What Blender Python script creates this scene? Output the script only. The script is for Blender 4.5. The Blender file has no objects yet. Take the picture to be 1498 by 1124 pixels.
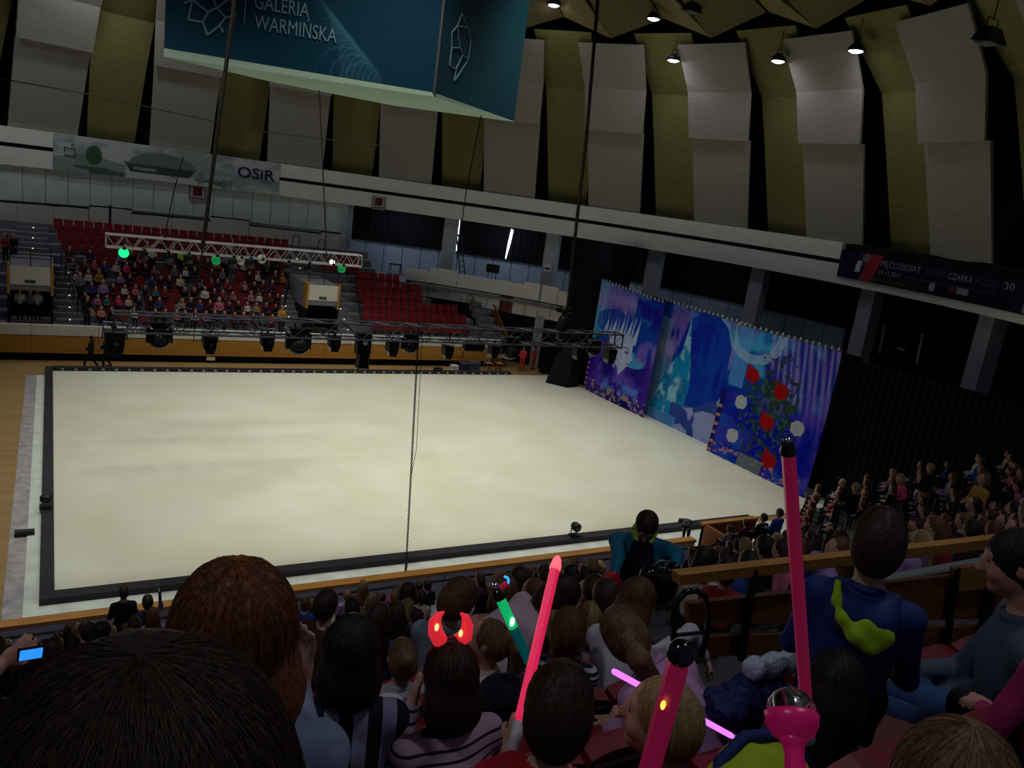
import bpy, math, random
import numpy as np
random.seed(7); RS = np.random.RandomState(11)
SC = bpy.context.scene; COL = SC.collection
# ---------------------------------------------------------------- camera
FW, FH = 1498.0, 1124.0
CX, CY = FW/2, FH/2
VP1 = np.array([75.,190.]); VP2 = np.array([2792.,567.])          # vanishing points of the two rink directions
F = math.sqrt(-float(np.dot(VP1-[CX,CY], VP2-[CX,CY])))
EYE = np.array([0.,0.,11.5])
def _cv(p): return np.array([p[0]-CX, p[1]-CY, F])
_dx=_cv(VP2); _dx/=np.linalg.norm(_dx); _dy=_cv(VP1); _dy/=np.linalg.norm(_dy)
_dz=np.cross(_dx,_dy); _dz = -_dz if _dz[1]>0 else _dz
MW = np.array([_dx,_dy,_dz])
from mathutils import Matrix, Vector
cam = bpy.data.objects.new('camera', bpy.data.cameras.new('camera')); COL.objects.link(cam)
cam.data.sensor_width = 36.0; cam.data.lens = F*36.0/FW; cam.data.clip_start=.05; cam.data.clip_end=300
r,d,f_ = MW[:,0],MW[:,1],MW[:,2]
cam.matrix_world = Matrix(((r[0],-d[0],-f_[0],EYE[0]),(r[1],-d[1],-f_[1],EYE[1]),(r[2],-d[2],-f_[2],EYE[2]),(0,0,0,1)))
SC.camera = cam
# ---------------------------------------------------------------- world, exposure, lights
SC.view_settings.view_transform='Standard'; SC.view_settings.look='None'
SC.view_settings.exposure=0.0; SC.view_settings.gamma=1.0; SC.view_settings.use_curve_mapping=False
W_ = bpy.data.worlds.new('world'); SC.world=W_; W_.use_nodes=True
W_.node_tree.nodes['Background'].inputs[0].default_value=(.62,.72,1.0,1)
W_.node_tree.nodes['Background'].inputs[1].default_value=0.05
def spot(name, loc, power, color, size, blend, radius, target=None):
    l=bpy.data.lights.new(name,'SPOT'); l.energy=power; l.color=color; l.spot_size=math.radians(size); l.spot_blend=blend; l.shadow_soft_size=radius
    o=bpy.data.objects.new(name,l); COL.objects.link(o); o.location=loc
    t=Vector(target)-Vector(loc) if target is not None else Vector((0,0,-1))
    o.rotation_euler=t.to_track_quat('-Z','Y').to_euler(); return o
RINK_LAMPS=[(3,39,23.0),(-2.5,29,22.5),(-1.5,19,21),(7,18,22.5),(12.5,42,23.3),(13.5,33,25.0),(20,40,23.3),(21,30,24.3),(24.5,25,23.0),(17,23.5,24)]
for q,(x_,y_,z_) in enumerate(RINK_LAMPS):
    spot('rink_light', (x_,y_,z_-.5), 2700, (1.0,.985,.86), 80, .75, .6, (x_*.72+14.7*.28, y_*.72+32.4*.28, 0))
HOUSE_LAMPS=[(-4,3,19.5,440),(5,1,20,400),(14,7,20.5,280),(-6,48,21.5,1000),(3,53,22.5,1000),(13,53,22.5,900)]      # pendant lamps over the near and far stands, above the frame
for (x_,y_,z_,w_) in HOUSE_LAMPS: spot('house_light',(x_,y_,z_-.4),w_,(.88,.92,1.0),150,.6,.4)
# ---------------------------------------------------------------- pixel rays and the round hall
def ray(px,py): return MW@_cv((px,py))
def atz(px,py,z): q=ray(px,py); return q*((z-EYE[2])/q[2])+EYE
def aty(px,py,y): q=ray(px,py); return q*(y/q[1])+EYE
def atx(px,py,x): q=ray(px,py); return q*(x/q[0])+EYE
HC=np.array([8.26,30.64]); HR=28.55
def rp(th,rr,z):
    a=math.radians(th); return np.array([HC[0]+rr*math.sin(a), HC[1]+rr*math.cos(a), z])
def atr(px,py,rr):
    q=ray(px,py); a=q[:2]@q[:2]; b=-2*q[:2]@HC; c=HC@HC-rr*rr
    p=q*((-b+math.sqrt(b*b-4*a*c))/(2*a))+EYE
    return math.degrees(math.atan2(p[0]-HC[0],p[1]-HC[1])), p[2]
# ---------------------------------------------------------------- materials
MATS={}
def lin(c):
    if isinstance(c,str):
        c=c.lstrip('#'); c=[int(c[i:i+2],16)/255 for i in (0,2,4)]
    return tuple((v/12.92 if v<=.04045 else ((v+.055)/1.055)**2.4) for v in c)
def mat(name, c, rough=.7, metal=0, noise=0, nscale=8, spec=.3, emit=None, estr=0, bump=0, bscale=30, stripes=None, trans=0, alpha=1, stretch=None, c2=None, sheen=0):
    if name in MATS: return MATS[name]
    m=bpy.data.materials.new(name); m.use_nodes=True; nt=m.node_tree; b=nt.nodes['Principled BSDF']
    col=lin(c)
    b.inputs['Base Color'].default_value=(*col,1); b.inputs['Roughness'].default_value=rough; b.inputs['Metallic'].default_value=metal
    b.inputs['Specular IOR Level'].default_value=spec
    if trans: b.inputs['Transmission Weight'].default_value=trans
    if alpha<1: b.inputs['Alpha'].default_value=alpha
    if sheen: b.inputs['Sheen Weight'].default_value=sheen
    if emit: b.inputs['Emission Color'].default_value=(*lin(emit),1); b.inputs['Emission Strength'].default_value=estr
    co=None
    def coord():
        nonlocal co
        if co is None:
            tc=nt.nodes.new('ShaderNodeTexCoord'); mp=nt.nodes.new('ShaderNodeMapping'); nt.links.new(tc.outputs['Object'],mp.inputs[0])
            if stretch: mp.inputs['Scale'].default_value=stretch
            co=mp.outputs[0]
        return co
    if noise or c2:
        n=nt.nodes.new('ShaderNodeTexNoise'); n.inputs['Scale'].default_value=nscale; n.inputs['Detail'].default_value=5; nt.links.new(coord(),n.inputs[0])
        rr=nt.nodes.new('ShaderNodeValToRGB'); nt.links.new(n.outputs[0],rr.inputs[0])
        lo=tuple(v*(1-noise) for v in col); hi=lin(c2) if c2 else tuple(min(1,v*(1+noise)) for v in col)
        rr.color_ramp.elements[0].position=.32; rr.color_ramp.elements[1].position=.68
        rr.color_ramp.elements[0].color=(*lo,1); rr.color_ramp.elements[1].color=(*hi,1); nt.links.new(rr.outputs[0],b.inputs['Base Color'])
    if stripes:                      # axis, period, duty, colour of the stripe
        ax,per,duty,sc=stripes
        sp=nt.nodes.new('ShaderNodeSeparateXYZ'); nt.links.new(coord(),sp.inputs[0])
        md=nt.nodes.new('ShaderNodeMath'); md.operation='PINGPONG'; nt.links.new(sp.outputs['XYZ'.index(ax)],md.inputs[0]); md.inputs[1].default_value=per/2
        lt=nt.nodes.new('ShaderNodeMath'); lt.operation='LESS_THAN'; nt.links.new(md.outputs[0],lt.inputs[0]); lt.inputs[1].default_value=per/2*duty
        mx=nt.nodes.new('ShaderNodeMix'); mx.data_type='RGBA'; nt.links.new(lt.outputs[0],mx.inputs[0]); mx.inputs[6].default_value=(*col,1); mx.inputs[7].default_value=(*lin(sc),1)
        nt.links.new(mx.outputs[2],b.inputs['Base Color'])
    if bump:
        n=nt.nodes.new('ShaderNodeTexNoise'); n.inputs['Scale'].default_value=bscale; n.inputs['Detail'].default_value=4; nt.links.new(coord(),n.inputs[0])
        bp=nt.nodes.new('ShaderNodeBump'); bp.inputs['Strength'].default_value=bump; bp.inputs['Distance'].default_value=.02; nt.links.new(n.outputs[0],bp.inputs['Height']); nt.links.new(bp.outputs[0],b.inputs['Normal'])
    MATS[name]=m; return m
def mat_objcol(name, rough=.85):
    m=bpy.data.materials.new(name); m.use_nodes=True; nt=m.node_tree; b=nt.nodes['Principled BSDF']; b.inputs['Roughness'].default_value=rough; b.inputs['Specular IOR Level'].default_value=.2
    oi=nt.nodes.new('ShaderNodeObjectInfo'); nt.links.new(oi.outputs['Color'],b.inputs['Base Color']); MATS[name]=m; return m
def mat_print(name, rough=.8):
    m=bpy.data.materials.new(name); m.use_nodes=True; nt=m.node_tree; b=nt.nodes['Principled BSDF']; b.inputs['Roughness'].default_value=rough; b.inputs['Specular IOR Level'].default_value=.15
    a=nt.nodes.new('ShaderNodeAttribute'); a.attribute_name='print'; nt.links.new(a.outputs['Color'],b.inputs['Base Color']); MATS[name]=m; return m
# ---------------------------------------------------------------- objects
def tag(o,label=None,cat=None,group=None,kind=None):
    if label: o['label']=label
    if cat: o['category']=cat
    if group: o['group']=group
    if kind: o['kind']=kind
    return o
def thing(name,label,cat,loc=(0,0,0),group=None,rz=0):
    o=bpy.data.objects.new(name,None); COL.objects.link(o); o.location=tuple(loc); o.rotation_euler=(0,0,rz); o.empty_display_size=.1
    return tag(o,label,cat,group)
def mesh_from(name,V,Fc,smooth=False):
    me=bpy.data.meshes.new(name); me.from_pydata([tuple(map(float,v)) for v in V],[],[tuple(int(i) for i in q) for q in Fc]); me.update()
    if smooth: me.polygons.foreach_set('use_smooth',[True]*len(me.polygons))
    return me
def wloc(o):
    p=np.zeros(3)
    while o is not None: p=p+np.array(o.location); o=o.parent
    return p
class MB:
    def __init__(s): s.v=[]; s.f=[]
    def add(s,V,Fc):
        n=len(s.v); s.v+= [np.array(v,float) for v in V]; s.f+=[tuple(i+n for i in q) for q in Fc]; return s
    def box(s,c,size,rz=0,ax=None):
        hx,hy,hz=[q/2 for q in size]; V=[]
        cr,sr=math.cos(rz),math.sin(rz)
        for x in (-hx,hx):
            for y in (-hy,hy):
                for z in (-hz,hz):
                    if ax is None: V.append((c[0]+x*cr-y*sr,c[1]+x*sr+y*cr,c[2]+z))
                    else: V.append(np.array(c)+ax[0]*x+ax[1]*y+ax[2]*z)
        return s.add(V,[(0,1,3,2),(4,6,7,5),(0,4,5,1),(2,3,7,6),(0,2,6,4),(1,5,7,3)])
    def bb(s,a,b): return s.box([(a[i]+b[i])/2 for i in range(3)],[abs(b[i]-a[i]) for i in range(3)])
    def hexa(s,bot,top):
        V=list(bot)+list(top); n=len(bot)
        Fc=[tuple(range(n))[::-1],tuple(range(n,2*n))]+[(i,(i+1)%n,n+(i+1)%n,n+i) for i in range(n)]
        return s.add(V,Fc)
    def tube(s,p0,p1,r0,r1=None,n=8,cap=True):
        r1=r0 if r1 is None else r1; p0=np.array(p0,float); p1=np.array(p1,float); a=p1-p0; L=np.linalg.norm(a)
        if L<1e-6: return s
        a/=L; u=np.cross(a,[0,0,1] if abs(a[2])<.9 else [1,0,0]); u/=np.linalg.norm(u); w=np.cross(a,u)
        V=[];
        for k in range(n):
            t=2*math.pi*k/n; e=u*math.cos(t)+w*math.sin(t); V.append(p0+e*r0); V.append(p1+e*r1)
        Fc=[(2*k,2*((k+1)%n),2*((k+1)%n)+1,2*k+1) for k in range(n)]
        if cap: Fc+=[tuple(2*k for k in range(n))[::-1],tuple(2*k+1 for k in range(n))]
        return s.add(V,Fc)
    def path(s,P,r,n=6,taper=None):
        P=[np.array(p,float) for p in P]; N=len(P); V=[];
        u=None
        for i in range(N):
            a=P[min(i+1,N-1)]-P[max(i-1,0)]; a/=max(np.linalg.norm(a),1e-9)
            if u is None: u=np.cross(a,[0,0,1] if abs(a[2])<.9 else [1,0,0])
            u=u-a*(u@a); u/=max(np.linalg.norm(u),1e-9); w=np.cross(a,u)
            rr=r if taper is None else r*taper[i]
            for k in range(n):
                t=2*math.pi*k/n; V.append(P[i]+(u*math.cos(t)+w*math.sin(t))*rr)
        Fc=[(i*n+k,i*n+(k+1)%n,(i+1)*n+(k+1)%n,(i+1)*n+k) for i in range(N-1) for k in range(n)]
        Fc+=[tuple(range(n))[::-1],tuple(range((N-1)*n,N*n))]
        return s.add(V,Fc)
    def lathe(s,prof,c=(0,0,0),n=20,ax=None):
        ax=np.eye(3) if ax is None else ax; V=[]; c=np.array(c,float)
        for (rr,z) in prof:
            for k in range(n):
                t=2*math.pi*k/n; V.append(c+ax[0]*(rr*math.cos(t))+ax[1]*(rr*math.sin(t))+ax[2]*z)
        m=len(prof); Fc=[(i*n+k,i*n+(k+1)%n,(i+1)*n+(k+1)%n,(i+1)*n+k) for i in range(m-1) for k in range(n)]
        if prof[0][0]>1e-4: Fc.append(tuple(range(n))[::-1])
        if prof[-1][0]>1e-4: Fc.append(tuple(range((m-1)*n,m*n)))
        return s.add(V,Fc)
    def ell(s,c,r,nu=14,nv=9):
        prof=[(math.sin(math.pi*i/nv),-math.cos(math.pi*i/nv)) for i in range(nv+1)]
        b=MB().lathe([(max(a,1e-3),z) for a,z in prof],n=nu)
        return s.add([np.array(c)+v*np.array(r) for v in b.v],b.f)
    def mesh(s,name,smooth=False): return mesh_from(name,s.v,s.f,smooth)
    def build(s,name,material,parent=None,smooth=False,local=False):
        V=np.array(s.v); off=np.zeros(3)
        if not local:
            off = wloc(parent) if parent is not None else np.array([(V[:,0].min()+V[:,0].max())/2,(V[:,1].min()+V[:,1].max())/2,V[:,2].min()])
        me=mesh_from(name,V-off,s.f,smooth)
        if material is not None: me.materials.append(material)
        o=bpy.data.objects.new(name,me); COL.objects.link(o)
        if parent is not None: o.parent=parent
        elif not local: o.location=tuple(off)
        return o
def inst(name,me,parent=None,loc=(0,0,0),rz=0,scale=None):
    o=bpy.data.objects.new(name,me); COL.objects.link(o); o.location=tuple(loc); o.rotation_euler=(0,0,rz)
    if scale: o.scale=scale
    if parent is not None: o.parent=parent
    return o
def copy_tree(o,parent=None,loc=None,rz=None):
    c=o.copy(); COL.objects.link(c); c.parent=parent
    if loc is not None: c.location=tuple(loc)
    if rz is not None: c.rotation_euler=(0,0,rz)
    for ch in o.children: copy_tree(ch,c)
    return c
ORD=['zeroth','first','second','third','fourth','fifth','sixth','seventh','eighth','ninth','tenth','eleventh','twelfth','thirteenth','fourteenth','fifteenth','sixteenth','seventeenth','eighteenth','nineteenth','twentieth']
def ordn(n):
    if n<=20: return ORD[n]
    t={2:'twenty',3:'thirty',4:'forty'}[n//10]
    return t+'-'+ORD[n%10] if n%10 else {20:'twentieth',30:'thirtieth',40:'fortieth'}[n]
def text_mesh(s,size,material,origin,ux,uz,parent,name='lettering',depth=.004,shear=0,center=False,width=None,font_scale_x=1,bold=0):
    cu=bpy.data.curves.new('t','FONT'); cu.body=s; cu.size=size; cu.extrude=depth; cu.shear=shear; cu.offset=bold
    cu.resolution_u=3
    ob=bpy.data.objects.new('t',cu); COL.objects.link(ob); bpy.context.view_layer.update()
    dg=bpy.context.evaluated_depsgraph_get(); me=bpy.data.meshes.new_from_object(ob.evaluated_get(dg)); bpy.data.objects.remove(ob); bpy.data.curves.remove(cu)
    n=len(me.vertices); a=np.zeros(n*3); me.vertices.foreach_get('co',a); a=a.reshape(-1,3)
    w=a[:,0].max()-a[:,0].min() if n else 1
    a[:,0]-=a[:,0].min()
    if width: a[:,0]*=width/w; w=width
    else: a[:,0]*=font_scale_x; w*=font_scale_x
    if center: a[:,0]-=w/2
    ux=np.array(ux,float); uz=np.array(uz,float); nn=np.cross(ux,uz)
    P=np.array(origin)+a[:,:1]*ux+a[:,1:2]*uz+a[:,2:3]*nn
    if callable(center): pass
    P=P-wloc(parent); me.vertices.foreach_set('co',P.ravel()); me.update(); me.materials.clear(); me.materials.append(material)
    o=bpy.data.objects.new(name,me); COL.objects.link(o); o.parent=parent; o['kind']='stuff'; return o
def ring_box(b,t0,t1,r0,r1,z0,z1,n=None):
    n=n or max(1,int(abs(t1-t0)/2.5)); 
    for i in range(n):
        a=t0+(t1-t0)*i/n; c=t0+(t1-t0)*(i+1)/n
        b.hexa([rp(a,r0,z0),rp(c,r0,z0),rp(c,r1,z0),rp(a,r1,z0)],[rp(a,r0,z1),rp(c,r0,z1),rp(c,r1,z1),rp(a,r1,z1)])
    return b
def smooth_noise(shape,cells,seed):
    rs=np.random.RandomState(seed); g=rs.rand(cells[0]+2,cells[1]+2)
    y=np.linspace(0,cells[0],shape[0]); x=np.linspace(0,cells[1],shape[1]); yi=np.minimum(y.astype(int),cells[0]-1+0); xi=np.minimum(x.astype(int),cells[1]-1+0)
    fy=(y-yi)[:,None]; fx=(x-xi)[None]; fy=fy*fy*(3-2*fy); fx=fx*fx*(3-2*fx)
    a=g[np.ix_(yi,xi)]; b=g[np.ix_(yi,xi+1)]; c=g[np.ix_(yi+1,xi)]; d=g[np.ix_(yi+1,xi+1)]
    return (a*(1-fx)+b*fx)*(1-fy)+(c*(1-fx)+d*fx)*fy
def fbm(shape,cells,seed,octv=4):
    o=np.zeros(shape); am=.5; t=0
    for k in range(octv): o+=am*smooth_noise(shape,(int(cells[0]*2**k),int(cells[1]*2**k)),seed+k); t+=am; am*=.55
    return o/t
def sstep(a,b,x): t=np.clip((x-a)/(b-a+1e-12),0,1); return t*t*(3-2*t)
def mixc(A,c,m): return A*(1-m[...,None])+np.array(lin(c))[None,None]*m[...,None]
def inpoly(px,py,poly):
    r_=np.zeros(px.shape,bool); n=len(poly)
    for i in range(n):
        x0,y0=poly[i]; x1,y1=poly[(i+1)%n]
        if y0==y1: continue
        c=((y0>py)!=(y1>py))&(px<(x1-x0)*(py-y0)/(y1-y0)+x0); r_^=c
    return r_
def print_grid(name,Pf,colors,material,parent=None):
    """a printed sheet: Pf(i,j) grid of points (ny,nx,3), colours (ny,nx,3) linear"""
    ny,nx=colors.shape[:2]; V=Pf.reshape(-1,3); off=wloc(parent) if parent is not None else np.array([V[:,0].mean(),V[:,1].mean(),V[:,2].min()])
    idx=np.arange(ny*nx).reshape(ny,nx); Fq=np.stack([idx[:-1,:-1],idx[:-1,1:],idx[1:,1:],idx[1:,:-1]],-1).reshape(-1,4)
    me=bpy.data.meshes.new(name); me.vertices.add(len(V)); me.vertices.foreach_set('co',(V-off).ravel())
    me.loops.add(Fq.size); me.loops.foreach_set('vertex_index',Fq.ravel()); me.polygons.add(len(Fq)); me.polygons.foreach_set('loop_start',np.arange(0,Fq.size,4)); me.polygons.foreach_set('loop_total',np.full(len(Fq),4))
    me.update(calc_edges=True); me.polygons.foreach_set('use_smooth',np.ones(len(Fq),bool))
    at=me.color_attributes.new('print','FLOAT_COLOR','POINT'); at.data.foreach_set('color',np.concatenate([colors.reshape(-1,3),np.ones((ny*nx,1))],1).ravel())
    me.materials.append(material); o=bpy.data.objects.new(name,me); COL.objects.link(o)
    if parent is not None: o.parent=parent
    else: o.location=tuple(off)
    return o
# ================================================================ SETTING
def struct(b,name,material,**k): return tag(b.build(name,material,**k),kind='structure')
M_floor=mat('floor_wood','#987c4e',.55,noise=.12,nscale=.6,stretch=(1,4,1),bump=.05)
M_ice=mat('ice_surface','#dedcc4',.42,spec=.35,noise=.035,nscale=.35,c2='#e4e5d6',bump=.04,bscale=3)
M_black=mat('black_rubber','#15131a',.8,noise=.2,nscale=6)
M_curb=mat('curb_vinyl','#2a262c',.6,noise=.25,nscale=5)
M_film=mat('plastic_film','#a7a3a8',.35,noise=.25,nscale=3,bump=.6,bscale=6)
M_sheet=mat('white_sheeting','#d5dcd6',.4,noise=.12,nscale=2,bump=.5,bscale=5)
M_orange=mat('oak_panel','#b27f33',.5,noise=.12,nscale=1.2,stretch=(.3,1,3))
M_white=mat('white_paint','#d9d6ce',.65,noise=.05,nscale=2)
M_beam=mat('beam_paint','#dcded6',.7,noise=.05,nscale=1.2)
M_wallp=mat('wall_panel','#c3ccc9',.7,noise=.05,nscale=1)
M_wallp2=mat('wall_panel_low','#cbc4b8',.7,noise=.05,nscale=1)
M_bluewall=mat('bluish_panel','#a9b8ca',.7,noise=.06,nscale=1)
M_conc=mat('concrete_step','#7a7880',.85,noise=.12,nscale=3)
M_dark=mat('dark_paint','#0b0a10',.9)
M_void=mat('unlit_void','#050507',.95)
M_pillar=mat('pillar_concrete','#a3a9b0',.8,noise=.1,nscale=2)
M_pale=mat('acoustic_pale','#98948a',.8,noise=.07,nscale=1.0,bump=.35,bscale=3,stretch=(1,1,14))
M_olive=mat('acoustic_olive','#7d7a48',.8,noise=.1,nscale=1.0,bump=.35,bscale=3,stretch=(1,1,14))
M_ceil=mat('ceiling_black','#0d0d10',.95)
M_steel=mat('steel','#8a8a92',.35,metal=.8)
M_rail=mat('rail_black','#101014',.45,spec=.5)
M_gwood=mat('stained_wood','#8a4f24',.4,noise=.25,nscale=3,stretch=(.5,3,6))
M_railwood=mat('handrail_wood','#b07a3a',.4,noise=.2,nscale=3,stretch=(.5,3,6))
# ---- floor, ice
fl=struct(MB().bb((-16,14,-.2),(42,62,0)),'floor',M_floor)
struct(MB().bb((.09,21.3,0),(29.62,44.08,.06)),'floor_ice',M_ice)
def simple(b,name,m,label,cat,group=None,smooth=False): return tag(b.build(name,m,smooth=smooth),label,cat,group)
simple(MB().bb((-1.02,17.1,.002),(-.58,43.4,.012)),'plastic_film',M_film,'crumpled grey plastic film laid along the left side of the ice','film')
simple(MB().bb((-.58,17.1,.002),(-.24,43.3,.05)),'edge_strip',M_sheet,'white edging strip between grey film and black left curb','strip')
simple(MB().bb((-.24,17.1,.002),(31.5,20.9,.014)),'floor_sheeting',M_sheet,'white plastic sheeting on floor in front of the near barrier','sheeting')
simple(MB().bb((29.62,23.0,.002),(31.0,41.0,.03)),'floor_sheeting',mat('ice_edge_sheet','#cfd6cc',.5,noise=.06),'pale sheeting under the painted backdrops along the ice','sheeting')
simple(MB().bb((29.62,16.9,.002),(35,23.0,.016)),'floor_sheeting',mat('grey_sheeting','#9fb0ae',.5,noise=.1),'grey green sheeting on floor at right end past the rose backdrop','sheeting')
simple(MB().bb((-.24,20.9,0),(.09,44.45,.2)),'rink_curb',M_curb,'long dark curb along the left edge of the ice','curb','rink curbs')
simple(MB().bb((.09,20.9,0),(24.6,21.3,.2)),'rink_curb',M_curb,'wide dark curb along the near edge of the ice','curb','rink curbs')
cb=thing('rink_curb','dark curb with a row of round bulbs along the far edge of ice','curb',(13,44.25,0),'rink curbs')
MB().bb((.09,44.08,0),(26.1,44.45,.24)).build('curb_body',M_curb,cb)
bm_=MB().lathe([(.085,0),(.085,.03),(.05,.05),(.001,.055)],n=8).mesh('bulb'); bm_.materials.append(mat('bulb_frost','#8d8a86',.4))
for i in range(43):
    o=inst('bulb',bm_,cb,(0.5+i*.6-13,-.17,.13)); o.rotation_euler=(math.pi/2,0,0)
# ---- far stand front wall
wf=MB().bb((-16,46.5,0),(26.4,46.6,.42)); wfo=struct(wf,'wall_far_stand',M_dark)
def part(b,name,m,parent,smooth=False): return b.build(name,m,parent,smooth)
for i in range(14):
    x0=-16+i*3.03; part(MB().bb((x0+.01,46.37,.42),(x0+3.02,46.6,1.3)),'wood_board',M_orange,wfo)
    part(MB().bb((x0+.01,46.36,1.34),(x0+3.02,46.62,1.87)),'white_board',M_white,wfo)
part(MB().bb((-16,46.40,1.30),(26.4,46.6,1.34)),'gap_strip',M_dark,wfo)
part(MB().bb((-16,46.33,.42),(26.4,46.37,.47)),'ledge',M_orange,wfo)
simple(MB().bb((7.6,46.34,.16),(8.05,46.48,.36)),'junction_box',M_white,'small pale junction box low on the far barrier kickboard','box')
# ---- far terraces
terr=MB().bb((-16,46.6,1.2),(26.4,47.2,1.7)); terr=struct(terr,'floor_far_walkway',M_conc)
def rowY(k): return 47.2+.9*(k-1)
def rowZ(k): return 1.7+.49*(k-1)
XEND={1:26.2,2:26.2,3:25.4,4:22.9,5:22.9,6:21.2}
for k in range(1,11):
    xe=XEND.get(k,19.6); segs=[(-16,-1.95),(.12,13.25),(15.35,xe)] if k<=6 else [(-16,xe)]
    for a,b in segs:
        if k==1: part(MB().bb((a,rowY(k),1.2),(b,rowY(k)+.9,rowZ(k)+.02)),'tier',M_conc,terr)
        else: part(MB().bb((a,rowY(k),rowZ(k)-.5),(b,rowY(k)+.9,rowZ(k))),'tier',M_conc,terr)
# ---- portals
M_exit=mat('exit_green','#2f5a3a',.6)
def portal(x0,x1,label,people=False):
    t=thing('entrance_portal',label,'portal',((x0+x1)/2,47.6,1.7),'entrance portals of the far stand')
    y0,y1=47.55,49.4
    wbd=part(MB().bb((x0,y0,3.70),(x1,y0+.06,4.63)),'white_board',M_white,t)
    part(MB().bb((x0,y0+.02,3.40),(x1,y0+.3,3.68)),'lintel',M_conc,t)
    part(MB().bb((x0,y0+.06,4.55),(x1,51.9,4.63)),'roof_slab',M_conc,t)
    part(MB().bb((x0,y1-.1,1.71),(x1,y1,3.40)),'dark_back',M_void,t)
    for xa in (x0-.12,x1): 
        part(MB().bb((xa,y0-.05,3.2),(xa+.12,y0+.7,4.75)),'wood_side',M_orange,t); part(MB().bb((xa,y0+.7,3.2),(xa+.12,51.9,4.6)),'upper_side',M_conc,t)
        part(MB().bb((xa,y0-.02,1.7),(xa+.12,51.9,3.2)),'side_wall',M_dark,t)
    part(MB().bb(((x0+x1)/2-.25,y0-.02,3.78),((x0+x1)/2+.22,y0,3.95)),'exit_sign',M_exit,wbd)
    r_=MB()
    for xx in np.linspace(x0,x1,3): r_.tube((xx,y0+.1,4.63),(xx,y0+.1,5.5),.025)
    for zz in (5.05,5.5): r_.tube((x0-.05,y0+.1,zz),(x1+.05,y0+.1,zz),.025)
    part(r_,'guard_rail',M_rail,t)
portal(-1.8,0.0,'left entrance portal with white board over a dark doorway'); portal(13.4,15.2,'right entrance portal with white board beside the red empty seats')
# ---- aisle stairs with dotted step lights
M_dot=mat('step_light','#ffffff',.5,emit='#ffe9c8',estr=1.2)
def stairs(x0,x1,k0,k1,name='stairs_far'):
    s=None
    for k in range(k0,k1+1):
        b=MB().bb((x0,rowY(k)-.45,rowZ(k)-.5),(x1,rowY(k),rowZ(k)-.245))
        if s is None: s=struct(b,name,M_conc)
        else: sp_=part(b,'step',M_conc,s)
        for dz,dy in ((.26,-.46),(0,-.01)):
            part(MB().bb(((x0+x1)/2-.03,rowY(k)+dy-.03,rowZ(k)-.52+dz),((x0+x1)/2+.03,rowY(k)+dy,rowZ(k)-.47+dz)),'step_light',M_dot,s if k==k0 else sp_)
stairs(.25,1.5,2,6); stairs(-1.7,-.1,7,10); stairs(13.5,15.0,7,9); stairs(11.95,13.2,2,5); stairs(15.5,16.6,2,6)
# ---- seats of the far stand
M_red=mat('seat_red','#7d1620',.55,noise=.08,nscale=6); M_red2=mat('seat_red_pan','#8f1f2b',.5)
seat=thing('stadium_seat','red tip-up seat','seat'); 
def curved_pad(w,h,t,bow,nx=4):
    b=MB()
    for i in range(nx):
        x0=-w/2+w*i/nx; x1=-w/2+w*(i+1)/nx; f=lambda x: bow*(x/(w/2))**2
        b.hexa([(x0,f(x0),0),(x1,f(x1),0),(x1,f(x1)+t,0),(x0,f(x0)+t,0)],[(x0,f(x0)+.05,h),(x1,f(x1)+.05,h),(x1,f(x1)+t+.05,h),(x0,f(x0)+t+.05,h)])
    return b
bk=curved_pad(.46,.46,.05,-.03); bk.v=[v+np.array([0,.12,.42]) for v in bk.v]; bk.build('backrest',M_red,seat,local=True)
pn=curved_pad(.42,.40,.07,-.02); pn.v=[v+np.array([0,.0,.28]) for v in pn.v]; pn.build('seat_pan',M_red2,seat,local=True)
ft=MB().box((0,.12,.2),(.06,.1,.44)).build('bracket',M_rail,seat,local=True)
SEAT_FIRST=[True]
def put_seat(x,y,z,label,group,rz=0):
    if SEAT_FIRST[0]: s=seat; s.location=(x,y,z); s.rotation_euler=(0,0,rz); SEAT_FIRST[0]=False
    else: s=copy_tree(seat,None,(x,y,z),rz)
    tag(s,label,'seat',group); return s
# right, empty block
ROWS_R={1:(545,690,472),2:(531,690,458),3:(531,681,444),4:(521,626,430),5:(521,625,416),6:(521,590,404)}
for k,(pa,pb,py) in ROWS_R.items():
    yy=rowY(k)+.45; xa=aty(pa,py,yy)[0]; xb=aty(pb,py,yy)[0]; n=int((xb-xa)/.53)
    for i in range(n): put_seat(xa+.26+i*.53,yy,rowZ(k),'empty red tip-up seat in the right block, %s row up, %s from its aisle'%(ordn(k),ordn(i+1)),'empty red seats of the right block')
for k,(pa,pb,py) in {7:(470,531,392),8:(484,531,378)}.items():
    yy=rowY(k)+.45; xa=aty(pa,py,yy)[0]; xb=aty(pb,py,yy)[0]; n=int((xb-xa)/.53)
    for i in range(n): put_seat(xa+.26+i*.53,yy,rowZ(k),'empty red seat above the right portal stairs, %s row up, %s from aisle'%(ordn(k),ordn(i+1)),'empty red seats above the right portal')
# left, crowded block
FARSEATS=[]
for k in range(1,10):
    yy=rowY(k)+.45; xa=1.55-(k-1)*.18; xb=11.9+(k-1)*.3; n=int((xb-xa)/.53)
    for i in range(n):
        x=xa+.26+i*.53; FARSEATS.append((k,i+1,x,yy,rowZ(k)))
        if k>=7 or (k+i*3)%4!=1: put_seat(x,yy,rowZ(k),'red seat in the crowded left block, %s row up, %s from the left aisle'%(ordn(k),ordn(i+1)),'red seats of the crowded block')
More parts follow.
